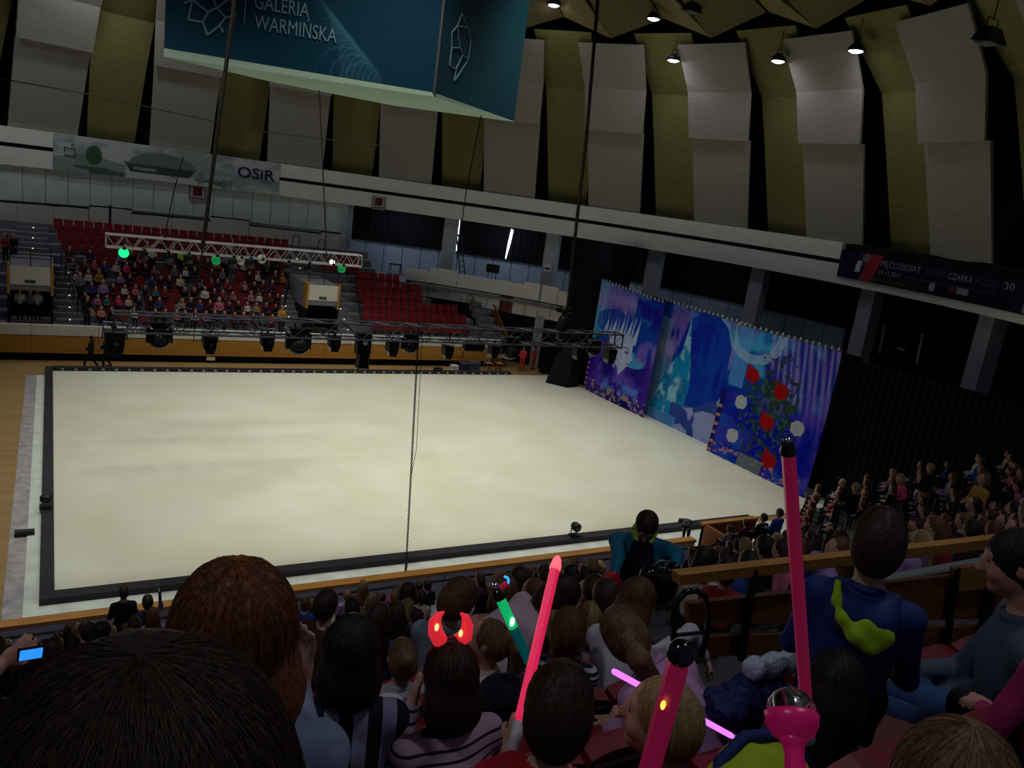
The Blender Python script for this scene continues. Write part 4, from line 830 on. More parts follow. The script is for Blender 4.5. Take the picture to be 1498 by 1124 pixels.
# material slots: 0 skin 1 top 2 trousers 3 shoes 4 hair 5 dark(eyes) 6 lips
M_skin=mat('skin','#c08f78',.55,spec=.3,noise=.06,nscale=20); M_lip=mat('lips','#9a5350',.5); M_eye=mat('eye_dark','#120c0a',.2,spec=.6); M_shoe=mat('shoe_dark','#17161a',.6)
M_jean=mat('jeans','#2f4a78',.85,noise=.15,nscale=40); M_trous=mat('trousers_dark','#15161f',.9)
def hairmat(name,c,c2=None): return mat(name,c,.58,spec=.3,noise=.25,nscale=130,stretch=(1,1,.06),c2=c2,bump=.12,bscale=90)
H_black=hairmat('hair_black','#17100d','#2b1d16'); H_dark=hairmat('hair_dark','#24160f','#3d2718'); H_brown=hairmat('hair_brown','#452a1a','#70462a'); H_red=hairmat('hair_auburn','#4f2a16','#8a4f28'); H_light=hairmat('hair_light','#5a3f28','#7d5c3c'); H_blond=hairmat('hair_blond','#86693f','#a98a5c')
def hand(B,w,direction,palm_n,s,curl=.5,m=0,side=1,grip=False):
    """palm with four unequal fingers and a thumb leaving its side"""
    d=np.array(direction,float); d/=np.linalg.norm(d); n=np.array(palm_n,float); n-=d*(n@d); n/=np.linalg.norm(n); u=np.cross(d,n)*side; w=np.array(w,float)
    B.ell(w+d*.045*s,(.036*s,.048*s,.018*s),m,.012,np.stack([u,d,n],1))
    for i,(off,L) in enumerate(((-.028,.062),(-.010,.072),(.010,.068),(.027,.052))):
        a=w+d*.082*s+u*off*s; dd=d*math.cos(curl*.6)+n*math.sin(curl*.6); b=a+dd*L*.5*s; d2=d*math.cos(curl*1.9)+n*math.sin(curl*1.9); c=b+d2*L*.42*s; d3=d*math.cos(curl*3.0)+n*math.sin(curl*3.0); e=c+d3*L*.3*s
        B.cap(a,b,.0092*s,.0085*s,m,.006); B.cap(b,c,.0085*s,.0078*s,m,.004); B.cap(c,e,.0078*s,.0066*s,m,.004)
    a=w+d*.03*s-u*.03*s; b=a+(d*.6-u*.7+n*.35)*.036*s; c=b+(d*.75+n*.75+u*.1)*.03*s
    B.cap(a,b,.012*s,.010*s,m,.008); B.cap(b,c,.010*s,.008*s,m,.004)
def make_body(s=1.,hs=1.,lean=0,side=0,twist=0,head=(0,0,0),arms=None,legs='sit',seat_h=.42,fine=False,width=1.,hands=True,sleeve=1,belly=0,collar=False):
    """figure facing +Y with the hips at the origin; returns Body and the head frame"""
    B=Body(); T=rotm(-lean,side,twist); t=lambda p: T@(np.array(p,float)*[s*width,s,s])
    B.ell(t((0,-.01,.03)),(.165*s*width,.12*s,.12*s),2,.05,T); B.cap(t((0,0,.05)),t((0,0,.30)),.125*s*width,.13*s*width,1,.05)
    B.ell(t((0,0,.20)),(.155*s*width,(.11+belly)*s,.17*s),1,.05,T); B.ell(t((0,.005,.34)),(.18*s*width,.115*s,.16*s),1,.05,T)
    for sx in (-1,1): B.cap(t((0,-.01,.445)),t((sx*.165,-.005,.425)),.062*s,.066*s,1,.05)
    B.cap(t((0,.0,.46)),t((0,.012,.56)),.052*s,.048*s,0,.025)
    nk=t((0,.01,.575)); R=T@rotm(*head); hh=lambda p: nk+R@(np.array(p,float)*hs)
    c=hh((0,.022,.115)); B.ell(c,(.076*hs,.096*hs,.112*hs),0,.02,R); B.ell(hh((0,.05,.055)),(.056*hs,.058*hs,.062*hs),0,.03,R)
    B.cap(hh((0,-.0,.0)),hh((0,.005,.06)),.046*hs,.05*hs,0,.03)
    if fine:
        B.cap(hh((0,.118,.125)),hh((0,.134,.088)),.009*hs,.014*hs,0,.012)
        for sx in (-1,1):
            B.ell(hh((sx*.078,.008,.105)),(.012*hs,.022*hs,.032*hs),0,.008,R); B.ell(hh((sx*.031,.096,.150)),(.02*hs,.014*hs,.008*hs),0,.012,R)
            B.ell(hh((sx*.04,.085,.085)),(.025*hs,.025*hs,.025*hs),0,.02,R)
        B.ell(hh((0,.103,.058)),(.024*hs,.012*hs,.0075*hs),6,.004,R); B.ell(hh((0,.095,.02)),(.024*hs,.02*hs,.02*hs),0,.02,R)
    arms=arms or {}
    for key,sx in (('L',-1),('R',1)):
        A=arms.get(key,{}); sh=t((sx*.175,0,.42)); el=np.array(A['el']) if 'el' in A else t((sx*.235,.05,.15)); wr=np.array(A['wr']) if 'wr' in A else t((sx*.11,.27,.10))
        B.cap(sh,el,.056*s,.046*s,1,.03); mid=el+(wr-el)*(1.0 if sleeve else .0)
        if sleeve: B.cap(el,el+(wr-el)*.92,.046*s,.034*s,1,.02); B.cap(el+(wr-el)*.85,wr,.029*s,.026*s,0,.012)
        else: B.cap(el,wr,.043*s,.027*s,0,.02)
        if hands and fine: hand(B,wr,A.get('dir',(wr-el)),A.get('pn',(0,0,-1)),s*1.02,A.get('curl',.45),side=sx)
        else: B.ell(wr+(wr-el)/np.linalg.norm(wr-el)*.05*s,(.03*s,.03*s,.045*s),0,.02)
    for sx in (-1,1):
        if legs=='sit':
            kn=np.array([sx*.10*s,.40*s,.02]); an=np.array([sx*.10*s,.42*s,-seat_h]); B.cap((sx*.085*s,.02,0),kn,.085*s,.062*s,2,.04); B.cap(kn,an,.058*s,.04*s,2,.03); B.cap(an+[0,-.02,-.02],an+[0,.13*s,-.045],.04*s,.035*s,3,.02)
        elif legs=='stand':
            kn=np.array([sx*.095*s,.02,-.42*s]); an=np.array([sx*.10*s,-.01,-.82*s]); B.cap((sx*.085*s,.0,0),kn,.09*s,.062*s,2,.05); B.cap(kn,an,.06*s,.042*s,2,.03); B.cap(an+[0,-.03,-.03*s],an+[0,.14*s,-.05*s],.042*s,.036*s,3,.02)
        else:
            kn,an=[np.array(v,float) for v in legs[0 if sx<0 else 1]]; B.cap((sx*.085*s,.0,0),kn,.09*s,.062*s,2,.05); B.cap(kn,an,.06*s,.042*s,2,.03); B.cap(an+[0,-.03,-.03*s],an+[0,.14*s,-.05*s],.042*s,.036*s,3,.02)
    return B,(nk,R,hs)
def hair_body(fr,style,m=0,voln=1.):
    nk,R,hs=fr; B=Body(); hh=lambda p: nk+R@(np.array(p,float)*hs); v=voln
    cut_face=True
    e=lambda c,r: B.ell(hh(c),tuple(np.array(r)*hs),m,.03,R)
    if style=='short': e((0,.008,.128),(.086*v,.106*v,.108*v)); e((0,-.035,.09),(.082*v,.075*v,.10))
    elif style=='buzz': e((0,.012,.122),(.081,.102,.110)); e((0,-.03,.085),(.078,.072,.09))
    elif style=='bob': e((0,-.005,.125),(.098*v,.112*v,.118*v)); e((0,-.03,.03),(.115*v,.10*v,.10)); e((0,-.03,-.02),(.105*v,.085*v,.07))
    elif style=='long':
        e((0,.0,.125),(.094*v,.11*v,.116*v)); B.cap(hh((0,-.04,.05)),hh((0,-.085,-.26)),.098*hs*v,.07*hs*v,m,.04)
        for sx in (-1,1): B.cap(hh((sx*.062,-.01,.06)),hh((sx*.07,-.05,-.24)),.05*hs*v,.04*hs*v,m,.03)
    elif style=='pony':
        e((0,.0,.124),(.084*v,.108*v,.11)); e((0,-.04,.09),(.078,.072,.09)); B.cap(hh((0,-.11,.16)),hh((0,-.155,.10)),.03*hs,.04*hs,m,.02); B.cap(hh((0,-.155,.10)),hh((.01,-.145,-.22)),.045*hs,.025*hs,m,.02)
    elif style=='bun': e((0,.0,.124),(.084*v,.108*v,.11)); e((0,-.04,.09),(.078,.072,.09)); e((0,-.115,.17),(.045,.04,.045))
    elif style=='braids':
        e((0,.0,.124),(.088*v,.11*v,.112)); e((0,-.04,.09),(.082,.075,.095))
        for sx in (-1,1):
            for k in range(7): B.ell(hh((sx*(.055+.006*k),-.075-.004*k,.05-.045*k)),np.array((.03,.03,.03))*hs*(1-.05*k),m,.012)
    ctr=hh((0,.115,.055)); Ri=R
    def cut(P):
        q=(P-ctr)@Ri; r=np.array([.078,.085,.098])*hs; k0=np.sqrt(((q/r)**2).sum(-1)); return (1-k0)*min(r)
    return B,cut
def strand_disp(fr,amp,freq=38):
    nk,R,hs=fr; c0=nk+R@np.array([0,0,.11*hs])
    def f(V):
        q=(V-c0)@R; ph=np.arctan2(q[:,0],q[:,1]); L=np.linalg.norm(q,axis=1)+1e-6; z=q[:,2]/hs
        d=amp*(np.sin(ph*freq+4*np.sin(z*11))+.6*np.sin(ph*freq*1.9+z*17+2)+.5*np.sin(ph*11+z*9)); return V+(V-c0)/L[:,None]*d[:,None]
    return f
def strays(owner,fr,n,vol,m,seed,rr=.00045,lmax=.20,arc=2.6,ell=(.096,.112,.118),ctr=(0,-.005,.12)):
    nk,R,hs=fr; q=np.random.RandomState(seed); b=MB()
    for i in range(n):
        a=q.uniform(-arc,arc)+math.pi; el=q.uniform(.0,1.55); L=q.uniform(.06,lmax)*hs; P=[]
        base=np.array(ctr); rad=np.array(ell)*vol; lift=.003+.007*q.rand()*(q.rand()<.4); w=q.randn()*.04
        for j in range(6):
            el2=el-j*.16*L/.12; dd=np.array([math.sin(a+w*j)*math.cos(el2),math.cos(a+w*j)*math.cos(el2),math.sin(el2)]); P.append(nk+R@((base+dd*rad*(1.0+lift*(1+.5*j)))*hs))
        b.path(P,rr*(.7+.6*q.rand()),3,taper=[1,1,.9,.8,.6,.3])
    o=b.build('loose_hairs',m,owner,True,local=True); tag(o,kind='stuff'); return o
SHAIR={'short':((.086,.106,.108),(0,.008,.128),.08,2.0),'bob':((.098,.112,.118),(0,-.005,.125),.2,2.4),'long':((.094,.11,.116),(0,0,.125),.2,2.4),'pony':((.084,.108,.11),(0,0,.124),.12,2.4),'bun':((.084,.108,.11),(0,0,.124),.1,2.4),'braids':((.088,.11,.112),(0,0,.124),.1,2.4)}
def resolve(arms,off,Z):
    out={}
    for k,A in (arms or {}).items():
        A=dict(A)
        for key,tgt in (('wrpx','wr'),('elpx','el')):
            if key in A: A[tgt]=Z.T@(aty(*A.pop(key))-off)
        out[k]=A
    return out
def hero(name,label,px,py,Y,yaw,topm,hairm,hstyle,cat='person',extra=None,slot4=None,floor_z=None,s=.75,hs=.9,botm=None,legs='sit',h=.010,hamp=.0011,hvol=1.,hvox=.008,skin=None,kw_col=None,nstray=320,stray_m=None,**kw):
    """place a figure so that its head centre lies on the given sight line at depth Y"""
    if kw.get('dist'): d_=kw.pop('dist'); q=ray(px,py); hd=q/np.linalg.norm(q)*d_+EYE
    else: hd=aty(px,py,Y)
    fz=flo(min(NROW,key=lambda v:abs(v-hd[1]))) if floor_z is None else floor_z; sh_=kw.pop('seat_h',None); sh_=max(.2,min(.75,hd[2]-fz-.575*s*math.cos(kw.get('lean',0))-.115*hs-.05)) if sh_ is None else sh_
    Z=rotm(0,0,yaw); arms=kw.pop('arms',None); _,fr=make_body(s=s,hs=hs,legs=legs,seat_h=sh_,**kw); off=hd-Z@(fr[0]+fr[1]@np.array([0,.02*hs,.115*hs]))
    B,fr=make_body(s=s,hs=hs,legs=legs,fine=True,seat_h=sh_,arms=resolve(arms,off,Z),**kw); nk,R,_=fr; hc=nk+R@np.array([0,.02*hs,.115*hs])
    Z=rotm(0,0,yaw); off=hd-Z@hc
    if extra: extra(B,fr)
    o=thing(name,label,cat,off,None,yaw); me=grow(name+'_skin',B,h,[skin or M_skin,topm,botm or M_trous,M_shoe,slot4 or hairm,M_eye,M_lip]); inst('body',me,o)
    T=rotm(-kw.get('lean',0),kw.get('side',0),kw.get('twist',0)); cb_=MB().path([T@np.array([.062*s*math.cos(a)*kw.get('width',1.),.060*s*math.sin(a)+.002*s,.498*s-.012*s*math.sin(a)]) for a in np.linspace(0,2*math.pi,19)],.021*s,8); cb_.build('neckband',kw_col or topm,o,True,local=True)
    eb=MB()
    for sx in (-1,1): eb.ell((0,0,0),(1,1,1),8,6); n8=len(eb.v)//(1 if sx<0 else 2); 
    nv=len(eb.v)//2
    for i,sx in enumerate((-1,1)):
        for j in range(nv): eb.v[i*nv+j]=fr[0]+fr[1]@((np.array([sx*.031,.1035,.128])+eb.v[i*nv+j]*np.array([.0105,.006,.0055]))*hs)
    eb.build('eyes',M_eye,o,True,local=True)
    if hstyle:
        hb,cut=hair_body(fr,hstyle,voln=hvol); hr_=inst('hair',grow('hair',hb,hvox,[hairm],cut,strand_disp(fr,hamp)),o)
        if hstyle in SHAIR and nstray:
            e_,c_,l_,a_=SHAIR[hstyle]; strays(hr_,fr,nstray,hvol*1.005,stray_m or hairm,int(abs(px)+py),.0005,l_,a_,e_,c_)
    return o,off,fr,Z
# ---------------------------------------------------------------- near stand
def flo(Y): return 1.35+.575*(15.4-Y)
PIT=.75; NROW=[.62+PIT*k for k in range(20)]
A35=math.radians(35); DV=np.array([math.cos(A35),math.sin(A35)]); NV=np.array([math.sin(A35),-math.cos(A35)]); Q0=np.array([19.0,16.9])
def tierline(Y):                                       # straight run, then turning 35 degrees with the hall
    s=16.9-Y; m=Q0+np.array([math.sin(A35/2),-math.cos(A35/2)])*s/math.cos(A35/2); return m
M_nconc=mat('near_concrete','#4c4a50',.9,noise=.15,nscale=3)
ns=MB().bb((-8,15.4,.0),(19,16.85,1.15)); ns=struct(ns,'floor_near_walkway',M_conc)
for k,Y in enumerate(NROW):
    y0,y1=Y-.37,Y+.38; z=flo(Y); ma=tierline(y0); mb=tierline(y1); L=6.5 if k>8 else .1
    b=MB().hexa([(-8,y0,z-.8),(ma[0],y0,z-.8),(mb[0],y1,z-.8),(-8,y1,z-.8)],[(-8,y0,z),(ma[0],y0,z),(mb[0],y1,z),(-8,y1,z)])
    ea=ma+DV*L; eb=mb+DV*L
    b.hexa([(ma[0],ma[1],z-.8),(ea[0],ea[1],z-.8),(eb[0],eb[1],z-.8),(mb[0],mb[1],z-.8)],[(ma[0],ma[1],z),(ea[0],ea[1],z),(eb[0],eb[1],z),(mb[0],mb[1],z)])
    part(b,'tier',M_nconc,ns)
# near barrier
nb=struct(MB().bb((-8,16.86,0),(17.4,16.98,1.82)),'wall_near_barrier',mat('barrier_lilac','#a39db4',.7,noise=.05))
part(MB().bb((-8,16.80,1.82),(17.4,17.08,1.90)),'handrail',M_railwood,nb)
for i in range(12): part(MB().bb((-8+i*2.1+.02,16.82,1.15),(-8+i*2.1+2.08,16.86,1.82)),'panel',mat('barrier_panel','#a9a3ba',.7,noise=.06),nb)
wx=thing('wooden_barrier','brown wooden barrier corner at the end of the near railing','barrier',(18.5,16.5,1.15))
part(MB().bb((17.7,15.2,1.15),(17.82,17.0,2.35)),'side_board',M_gwood,wx); part(MB().bb((17.7,16.9,1.15),(20.0,17.0,2.3)),'front_board',M_gwood,wx); part(MB().bb((17.35,15.2,2.35),(21.5,17.06,2.42)) if 0 else MB().bb((17.65,16.86,2.3),(20.0,17.06,2.38)),'cap_rail',M_railwood,wx)
for i in range(3): part(MB().bb((18.3+i*1.1,15.0,1.6),(19.2+i*1.1,15.08,2.2)),'panel',M_gwood,wx)
rl_=thing('row_rail','long dark metal rail in front of the first near row','railing',(5,15.9,1.15))
part(MB().path([(-7,15.95,2.15),(6,15.95,2.15),(17.3,15.95,2.15)],.035),'rail',M_rail,rl_)
for i in range(9): part(MB().tube((-6.5+i*2.9,15.95,1.15),(-6.5+i*2.9,15.95,2.15),.03),'post',M_rail,rl_)
# ---------------------------------------------------------------- crowd prototypes
M_top=mat_objcol('top_colour'); 
def proto(name,style,s,hs,h=.03,**kw):
    B,fr=make_body(s=s,hs=hs,**kw); hb,cut=hair_body(fr,style) ; me_b=[]
    nk,R,_=fr
    for q in hb.p: pass
    # hair joins the same skin, pushed back so that the face stays free
    for q in hb.p:
        q=list(q); q[5]=4; q[1]=q[1]-R@np.array([0,.026*hs,-.012*hs])
        if q[0]=='c': q[2]=q[2]-R@np.array([0,.026*hs,0])
        B.p.append(tuple(q))
    return grow(name,B,h,[M_skin,M_top,M_trous,M_shoe,H_dark,M_eye,M_lip])
up_arm={'R':{'el':np.array([.24,.10,.42]),'wr':np.array([.20,.20,.62])}}
PROTO=[proto('child_short','short',.72,.9),proto('child_long','long',.72,.9),proto('child_pony','pony',.72,.9),proto('adult_short','short',.95,.98),proto('adult_bob','bob',.92,.98),proto('child_lean','bob',.74,.9,lean=.35,head=(-.1,0,.5)),proto('child_turn','long',.74,.9,twist=.5,head=(0,0,.6)),proto('child_arm','short',.74,.9,arms={'R':{'el':(.20,.14,.36),'wr':(.18,.2,.56)}})]
ADULT={3,4}
HAIRS=[H_dark,H_black,H_brown,H_light,H_brown,H_black,H_dark,H_dark,H_blond]
STAND=[proto('standing_short','short',.98,1.,h=.03,legs='stand'),proto('standing_bob','bob',.95,.98,h=.03,legs='stand')]
COLN={'pink':'#c46a86','hot pink':'#d23f7c','white':'#cfc9cc','navy':'#1c2140','black':'#121217','grey':'#6c6c78','lilac':'#a184b8','red':'#8e2230','teal':'#2f7e86','mustard':'#b08436','olive':'#4a5138','plum':'#4a2238','blue':'#2b4794','cream':'#c7b9a4','brown':'#4d3527','lime':'#b4c93c','peach':'#c98d7c','green':'#2f7a4c','dark red':'#521a22'}
def put_person(i,x,y,z,rz,color,label,group,hm,sc=1.,me=None,hip=None,name='spectator'):
    me=me or PROTO[i]; o=inst(name,me,None,(x,y,z),rz,(sc,sc,sc)); c=lin(COLN[color]); o.color=(*c,1)
    o.material_slots[4].link='OBJECT'; o.material_slots[4].material=hm
    return tag(o,label,'person',group)
# ---- far crowd
rs=random.Random(3)
palF=['pink','pink','white','lilac','navy','black','grey','hot pink','white','plum','teal','mustard','red','blue','cream','peach','black','dark red','navy']
palB=['black','navy','brown','grey','olive','plum','black','mustard','cream','dark red','black']
for (k,i,x,yy,zz) in FARSEATS:
    pr={1:.62,2:.93,3:.92,4:.90,5:.85,6:.62,7:.30,8:.10,9:.02}[k]
    if k==6 and i>12: pr=.85
    if rs.random()>pr: continue
    a=rs.choice([0,0,1,1,2,5,7]) if k<6 and rs.random()<.85 else rs.choice([3,4,1])
    if i>19: a=rs.choice([3,4,1,0])
    col=rs.choice(palF if (k<=4 and i<20) else palB if i>17 else palF+palB)
    put_person(a,x+rs.uniform(-.05,.05),yy-.02,zz+.44,math.pi+rs.uniform(-.5,.5),col,'spectator in %s top, far crowded block, %s row up, %s from the left'%(col,ordn(k),ordn(i)),'spectators of the far crowded block',rs.choice(HAIRS),rs.uniform(.92,1.08))
for n_,(px,py,kk,col,lb) in enumerate([(127,455,1,'black','standing adult in black at the left front of the far crowded block'),(117,432,3,'grey','standing adult in grey beside left aisle of far crowded block'),(413,452,1,'mustard','standing adult in yellow vest at the right end of crowded block'),(8,372,6,'red','standing person in red jacket at far left edge of stand'),(20,380,6,'black','standing person in black beside the red jacket at far left'),(402,383,6,'black','standing adult in black at upper right of crowded block'),(385,390,6,'navy','standing adult in navy at upper right of the crowded block'),(331,385,6,'grey','standing adult in grey at upper middle of the crowded block'),(222,372,6,'white','standing adult in white leaning at upper middle of crowded block'),(265,372,6,'lime','standing person in yellow green top at upper middle of crowded block')]):
    yy=rowY(kk)+.1; p=aty(px,py,yy); put_person(0,p[0],yy,rowZ(kk)+.86,math.pi+rs.uniform(-.6,.6),col,lb,'standing people of the far stand',rs.choice(HAIRS),1.,STAND[n_%2],name='standing_person')
# small people inside the left portal
for n_,(x,col) in enumerate(((-1.4,'white'),(-.95,'grey'),(-.6,'white'))):
    put_person(0,x,48.4,1.72+.86,math.pi,col,'person in %s standing inside the dark left portal, %s from left'%(col,ordn(n_+1)),'people inside the left portal',H_dark,1.,STAND[n_%2],name='standing_person')
# ---- walkers and crew by the far barrier
def free_person(name,label,feet,yaw,color_m,hairm,style,bot,legs,s=.95,hs=.98,h=.02,**kw):
    B,fr=make_body(s=s,hs=hs,legs=legs,fine=False,**kw); lo,_=B.bounds(); me=grow(name+'_skin',B,h,[M_skin,color_m,bot,M_shoe,hairm,M_eye,M_lip]); o=thing(name,label,'person',(feet[0],feet[1],feet[2]),None,yaw); inst('body',me,o,(0,0,-lo[2]))
    hb,cut=hair_body(fr,style); inst('hair',grow('hair',hb,.015,[hairm],cut),o,(0,0,-lo[2])); return o
M_blk=mat('cloth_black','#0e0d12',.9); M_gry=mat('cloth_grey','#5c5c66',.85); M_org=mat('suit_orange','#d6353a',.7,noise=.1,nscale=6,emit=None)
w=atz(133,540,0); free_person('walking_woman','woman in black coat striding along the far edge of the ice',w,math.pi/2*.95,M_blk,H_dark,'long',M_blk,(((-.1,.24,-.40),(-.1,.32,-.82)),((.1,-.1,-.44),(.1,-.32,-.8))),s=1.04)
w=atz(155,537,0); free_person('walking_man','bald man in black jacket walking behind the woman in black coat',w,math.pi/2,M_blk,M_skin,'buzz',M_blk,(((-.1,.16,-.40),(-.1,.12,-.8)),((.1,-.05,-.42),(.1,-.22,-.8))),s=1.1)
w=atz(762,543,0); free_person('crew_member','crew member in bright red work suit, left one by the chairs',w,2.6,M_org,H_dark,'short',M_org,'stand',s=1.0,belly=.04); w=atz(779,541,0); free_person('crew_member','crew member in bright red work suit, right one by the drape',w,.5,M_org,H_dark,'short',M_org,'stand',s=1.0,belly=.04)
def chair(px,py,lb):
    p=atz(px,py,0); t=thing('folding_chair',lb,'chair',p,'folding chairs by the far barrier'); Mw=mat('chair_beech','#b08a66',.6)
    part(MB().box(p+[0,0,.46],(.44,.42,.04)),'seat',Mw,t); part(MB().box(p+[0,.24,.86],(.44,.03,.26)),'backrest',Mw,t)
    for sx in (-.2,.2):
        part(MB().tube(p+[sx,.26,0.0],p+[sx,.24,1.0],.02),'leg',Mw,t); part(MB().tube(p+[sx,-.2,0.0],p+[sx,-.16,.46],.02),'leg',Mw,t)
chair(714,541,'pale folding chair by the far barrier, left of the pair'); chair(729,541,'pale folding chair by the far barrier, right of the pair')
for k,(px,py,sz,m,lb) in enumerate([(664,542,(.45,.4,.35),M_white,'small white box on floor by the far barrier'),(678,543,(.5,.5,.6),mat('case_blue','#2a2d4a',.5),'dark blue equipment case beside the white box'),(692,542,(.75,.5,.6),mat('case_grey','#4a4d5c',.5),'grey equipment case left of the folding chairs'),(640,547,(.5,.25,.2),M_can,'small black device lying on the far curb'),(797,546,(.7,.5,.7),M_can,'black equipment case by the drape at right')]):
    p=atz(px,py,0) if k!=3 else np.array([aty(640,547,44.27)[0],44.27,.24]); t=thing('equipment_case',lb,'case',p); part(MB().box(p+[0,0,sz[2]/2],sz),'body',m,t); part(MB().box(p+[0,0,sz[2]-.04],(sz[0]+.02,sz[1]+.02,.04)),'lid_rim',M_steel if k in (1,2) else m,t); part(MB().path([p+[-.08,-sz[1]/2-.01,sz[2]*.6],p+[-.08,-sz[1]/2-.04,sz[2]*.6],p+[.08,-sz[1]/2-.04,sz[2]*.6],p+[.08,-sz[1]/2-.01,sz[2]*.6]],.012),'handle',M_rail,t)
w=atz(1001,797,0.014); free_person('bending_person','person in grey hooded jacket bending over at the near ice edge',w,1.9,mat('hoodie_grey','#3c3f48',.9),H_black,'short',M_blk,'stand',s=.95,lean=1.25)
p=atz(841,784,.2); t=thing('curb_spotlight','small dark spotlight standing on the near curb','lamp',p); part(MB().box(p+[0,0,.02],(.4,.3,.05)),'base',M_can,t); part(MB().lathe([(.1,-.16),(.16,-.1),(.16,.1),(.12,.18)],c=p+[0,0,.33],n=14,ax=np.array([[0,0,1],[1,0,0],[0,1,0]])),'head',M_can,t,True); part(MB().path([p+[-.18,0,.04],p+[-.2,0,.33],p+[-.1,0,.36]],.02),'yoke',M_rail,t)
p=atz(67,742,.2); t=thing('curb_spotlight','small dark spotlight on the left curb','lamp',p); part(MB().box(p+[0,0,.02],(.35,.4,.05)),'base',M_can,t); part(MB().lathe([(.08,-.16),(.13,-.1),(.13,.1),(.1,.18)],c=p+[0,0,.28],n=14,ax=np.array([[0,1,0],[0,0,1],[1,0,0]])),'head',M_can,t,True); part(MB().path([p+[0,-.16,.04],p+[0,-.17,.28],p+[0,-.1,.3]],.02),'yoke',M_rail,t)
p=atz(36,783,.012); t=thing('floor_block','small dark block on the grey film','block',p); part(MB().box(p+[0,0,.06],(.5,.3,.12)),'body',M_can,t); part(MB().box(p+[0,0,.13],(.4,.2,.02)),'lid',M_rail,t)
# ================================================================ NEAR CROWD
rs=random.Random(5)
def pix(p):
    v=MW.T@(np.array(p)-EYE); return CX+F*v[0]/v[2], CY+F*v[1]/v[2]
def hidden(px,py):
    if px<-25 or px>1525 or py>1015: return True
    if px<450 and py>(965 if px<235 else 925): return True
    if 235<px<440 and py>815: return True
    if 1238<px<1335 and py>742: return True
    if 1175<px<1345 and py>835: return True
    if px>1340 and py>840: return True
    if 890<px<1000 and py>750: return True
    if 560<px<1060 and py>930: return True
    if 450<px<560 and py>960: return True
    if 985<px<1180 and py>905: return True
    if 640<px<705 and 850<py: return True
    return False
NG='spectators of the near stand'
palN=['dark red','navy','black','plum','grey','brown','black','white','lilac','navy','peach','red','olive','black','blue','pink','cream']
CNT={}; SKIP={18,22,29,33,34,35,37,40,43,48,50,51,52,53,56,57,59,62,69,71,72,73,74,75,76,80,81,84,85,87,88,90,91,92,94,95,96,101,102,105,107,109,110,111,115,116,117,118,130,132,133,136,138,139,141,142,144,145,146,147,148,163,165,166,167,168,169,171,173,181,185,188,189,190,191,192,193,195,208,211,214,215,216,218,219,220,221,222,223,237,238,239,240,242,244,245,246,256,258,261,262,263,264,265,267,268,279,282,284,285,286,289,290,291,292,293}   # places that nobody can be seen on
cnt=0
for k,Y in enumerate(NROW):
    if k<4: continue
    z=flo(Y); m=tierline(Y); n=0
    L=m[0]+6.2; x=-3.0+rs.uniform(0,.5)
    while x<L:
        if x<=m[0]-.3: P=np.array([x,Y]); rz=0.
        else:
            q=m+DV*(x-m[0]); P=q; rz=A35
        px,py=pix((P[0],P[1],z+.97)); st=rs.uniform(.56,.80)
        dens=.62 if px<1000 else .72
        if px>1100 and py<800: dens=.93; st=rs.uniform(.5,.6)
        if Y>13.5 and px<1100: dens*=.8
        x+=st
        if hidden(px,py) or rs.random()>dens: continue
        if 890<px<1010 and py<900: continue
        cnt+=1
        a=rs.choice([0,0,1,1,2,2,5,6,0,1,3,4,7 if rs.random()<.3 else 2]); col=rs.choice(palN); yaw_=-math.atan2(14.7-P[0],33-P[1])+rs.uniform(-.5,.5); hm_=rs.choice(HAIRS); sc_=rs.uniform(.95,1.1)
        if cnt in SKIP: continue
        n+=1
        o_=put_person(a,P[0],P[1],z+.44,yaw_,col,'spectator in %s top, near stand, %s row from camera, %s from left'%(col,ordn(k+1),ordn(n)),NG,hm_,sc_); CNT[o_.name]=cnt
def special(px,py,Y,col,lb,i=0,hm=None,stand=False,rz=0,sc=1.):
    me=STAND[i%2] if stand else PROTO[i]; ad=stand or i in ADULT
    hz=(.575*.95+.115*.98) if ad else .537
    p=aty(px,py,Y); put_person(i,p[0],p[1],p[2]-hz*sc,rz,col,lb,'single spectators of the near stand',hm or H_dark,sc,me,name='standing_person' if stand else 'spectator')
special(181,868,15.0,'black','person in black standing at the near barrier, left of the raised arm',0,H_black,True)
special(216,880,14.6,'navy','child in dark top raising an arm at the near barrier',7,H_black,sc=1.25)
special(224,898,12.2,'lilac','child in lilac top below the raised arm at the near barrier',1,H_brown,sc=1.1)
special(84,932,14.2,'black','small dark head at the near barrier, far left',0,H_black); special(112,924,14.0,'black','large dark head at near barrier, second from left',3,H_brown); special(140,938,14.3,'navy','dark head at the near barrier left of the standing person in black',0,H_dark)
special(473,868,13.6,'dark red','boy in dark red turning round by the near barrier',5,H_dark,rz=2.6,sc=1.1); special(531,856,14.3,'dark red','girl in dark red top standing by the near barrier',1,H_light,sc=1.15); special(508,870,14.0,'lilac','child in lilac hood by the near barrier',0,H_light); special(577,872,13.0,'plum','child in plum top in front of the near barrier, middle',0,H_brown); special(612,858,14.5,'black','pair of dark heads at the near barrier, left one',3,H_black); special(625,855,14.3,'black','pair of dark heads at the near barrier, right one',3,H_black)
special(555,905,8.6,'black','child in black raising a hand with a phone',7,H_brown,rz=-.4,sc=1.1); special(525,900,9.0,'brown','woman with fair wavy hair in brown, middle of near crowd',4,H_light)
special(1030,858,8.2,'lime','child in lime vest under the wooden rail, left one',0,H_dark); special(1082,858,8.2,'lime','child in lime vest under the wooden rail, right one',0,H_brown); special(1122,850,7.4,'pink','child in pink jacket behind the wooden rail post',1,H_brown); special(1386,826,6.8,'green','child under a green cloth behind the wooden rail',0,H_brown); special(1062,845,8.0,'white','fair child between the two lime vests',1,H_light)
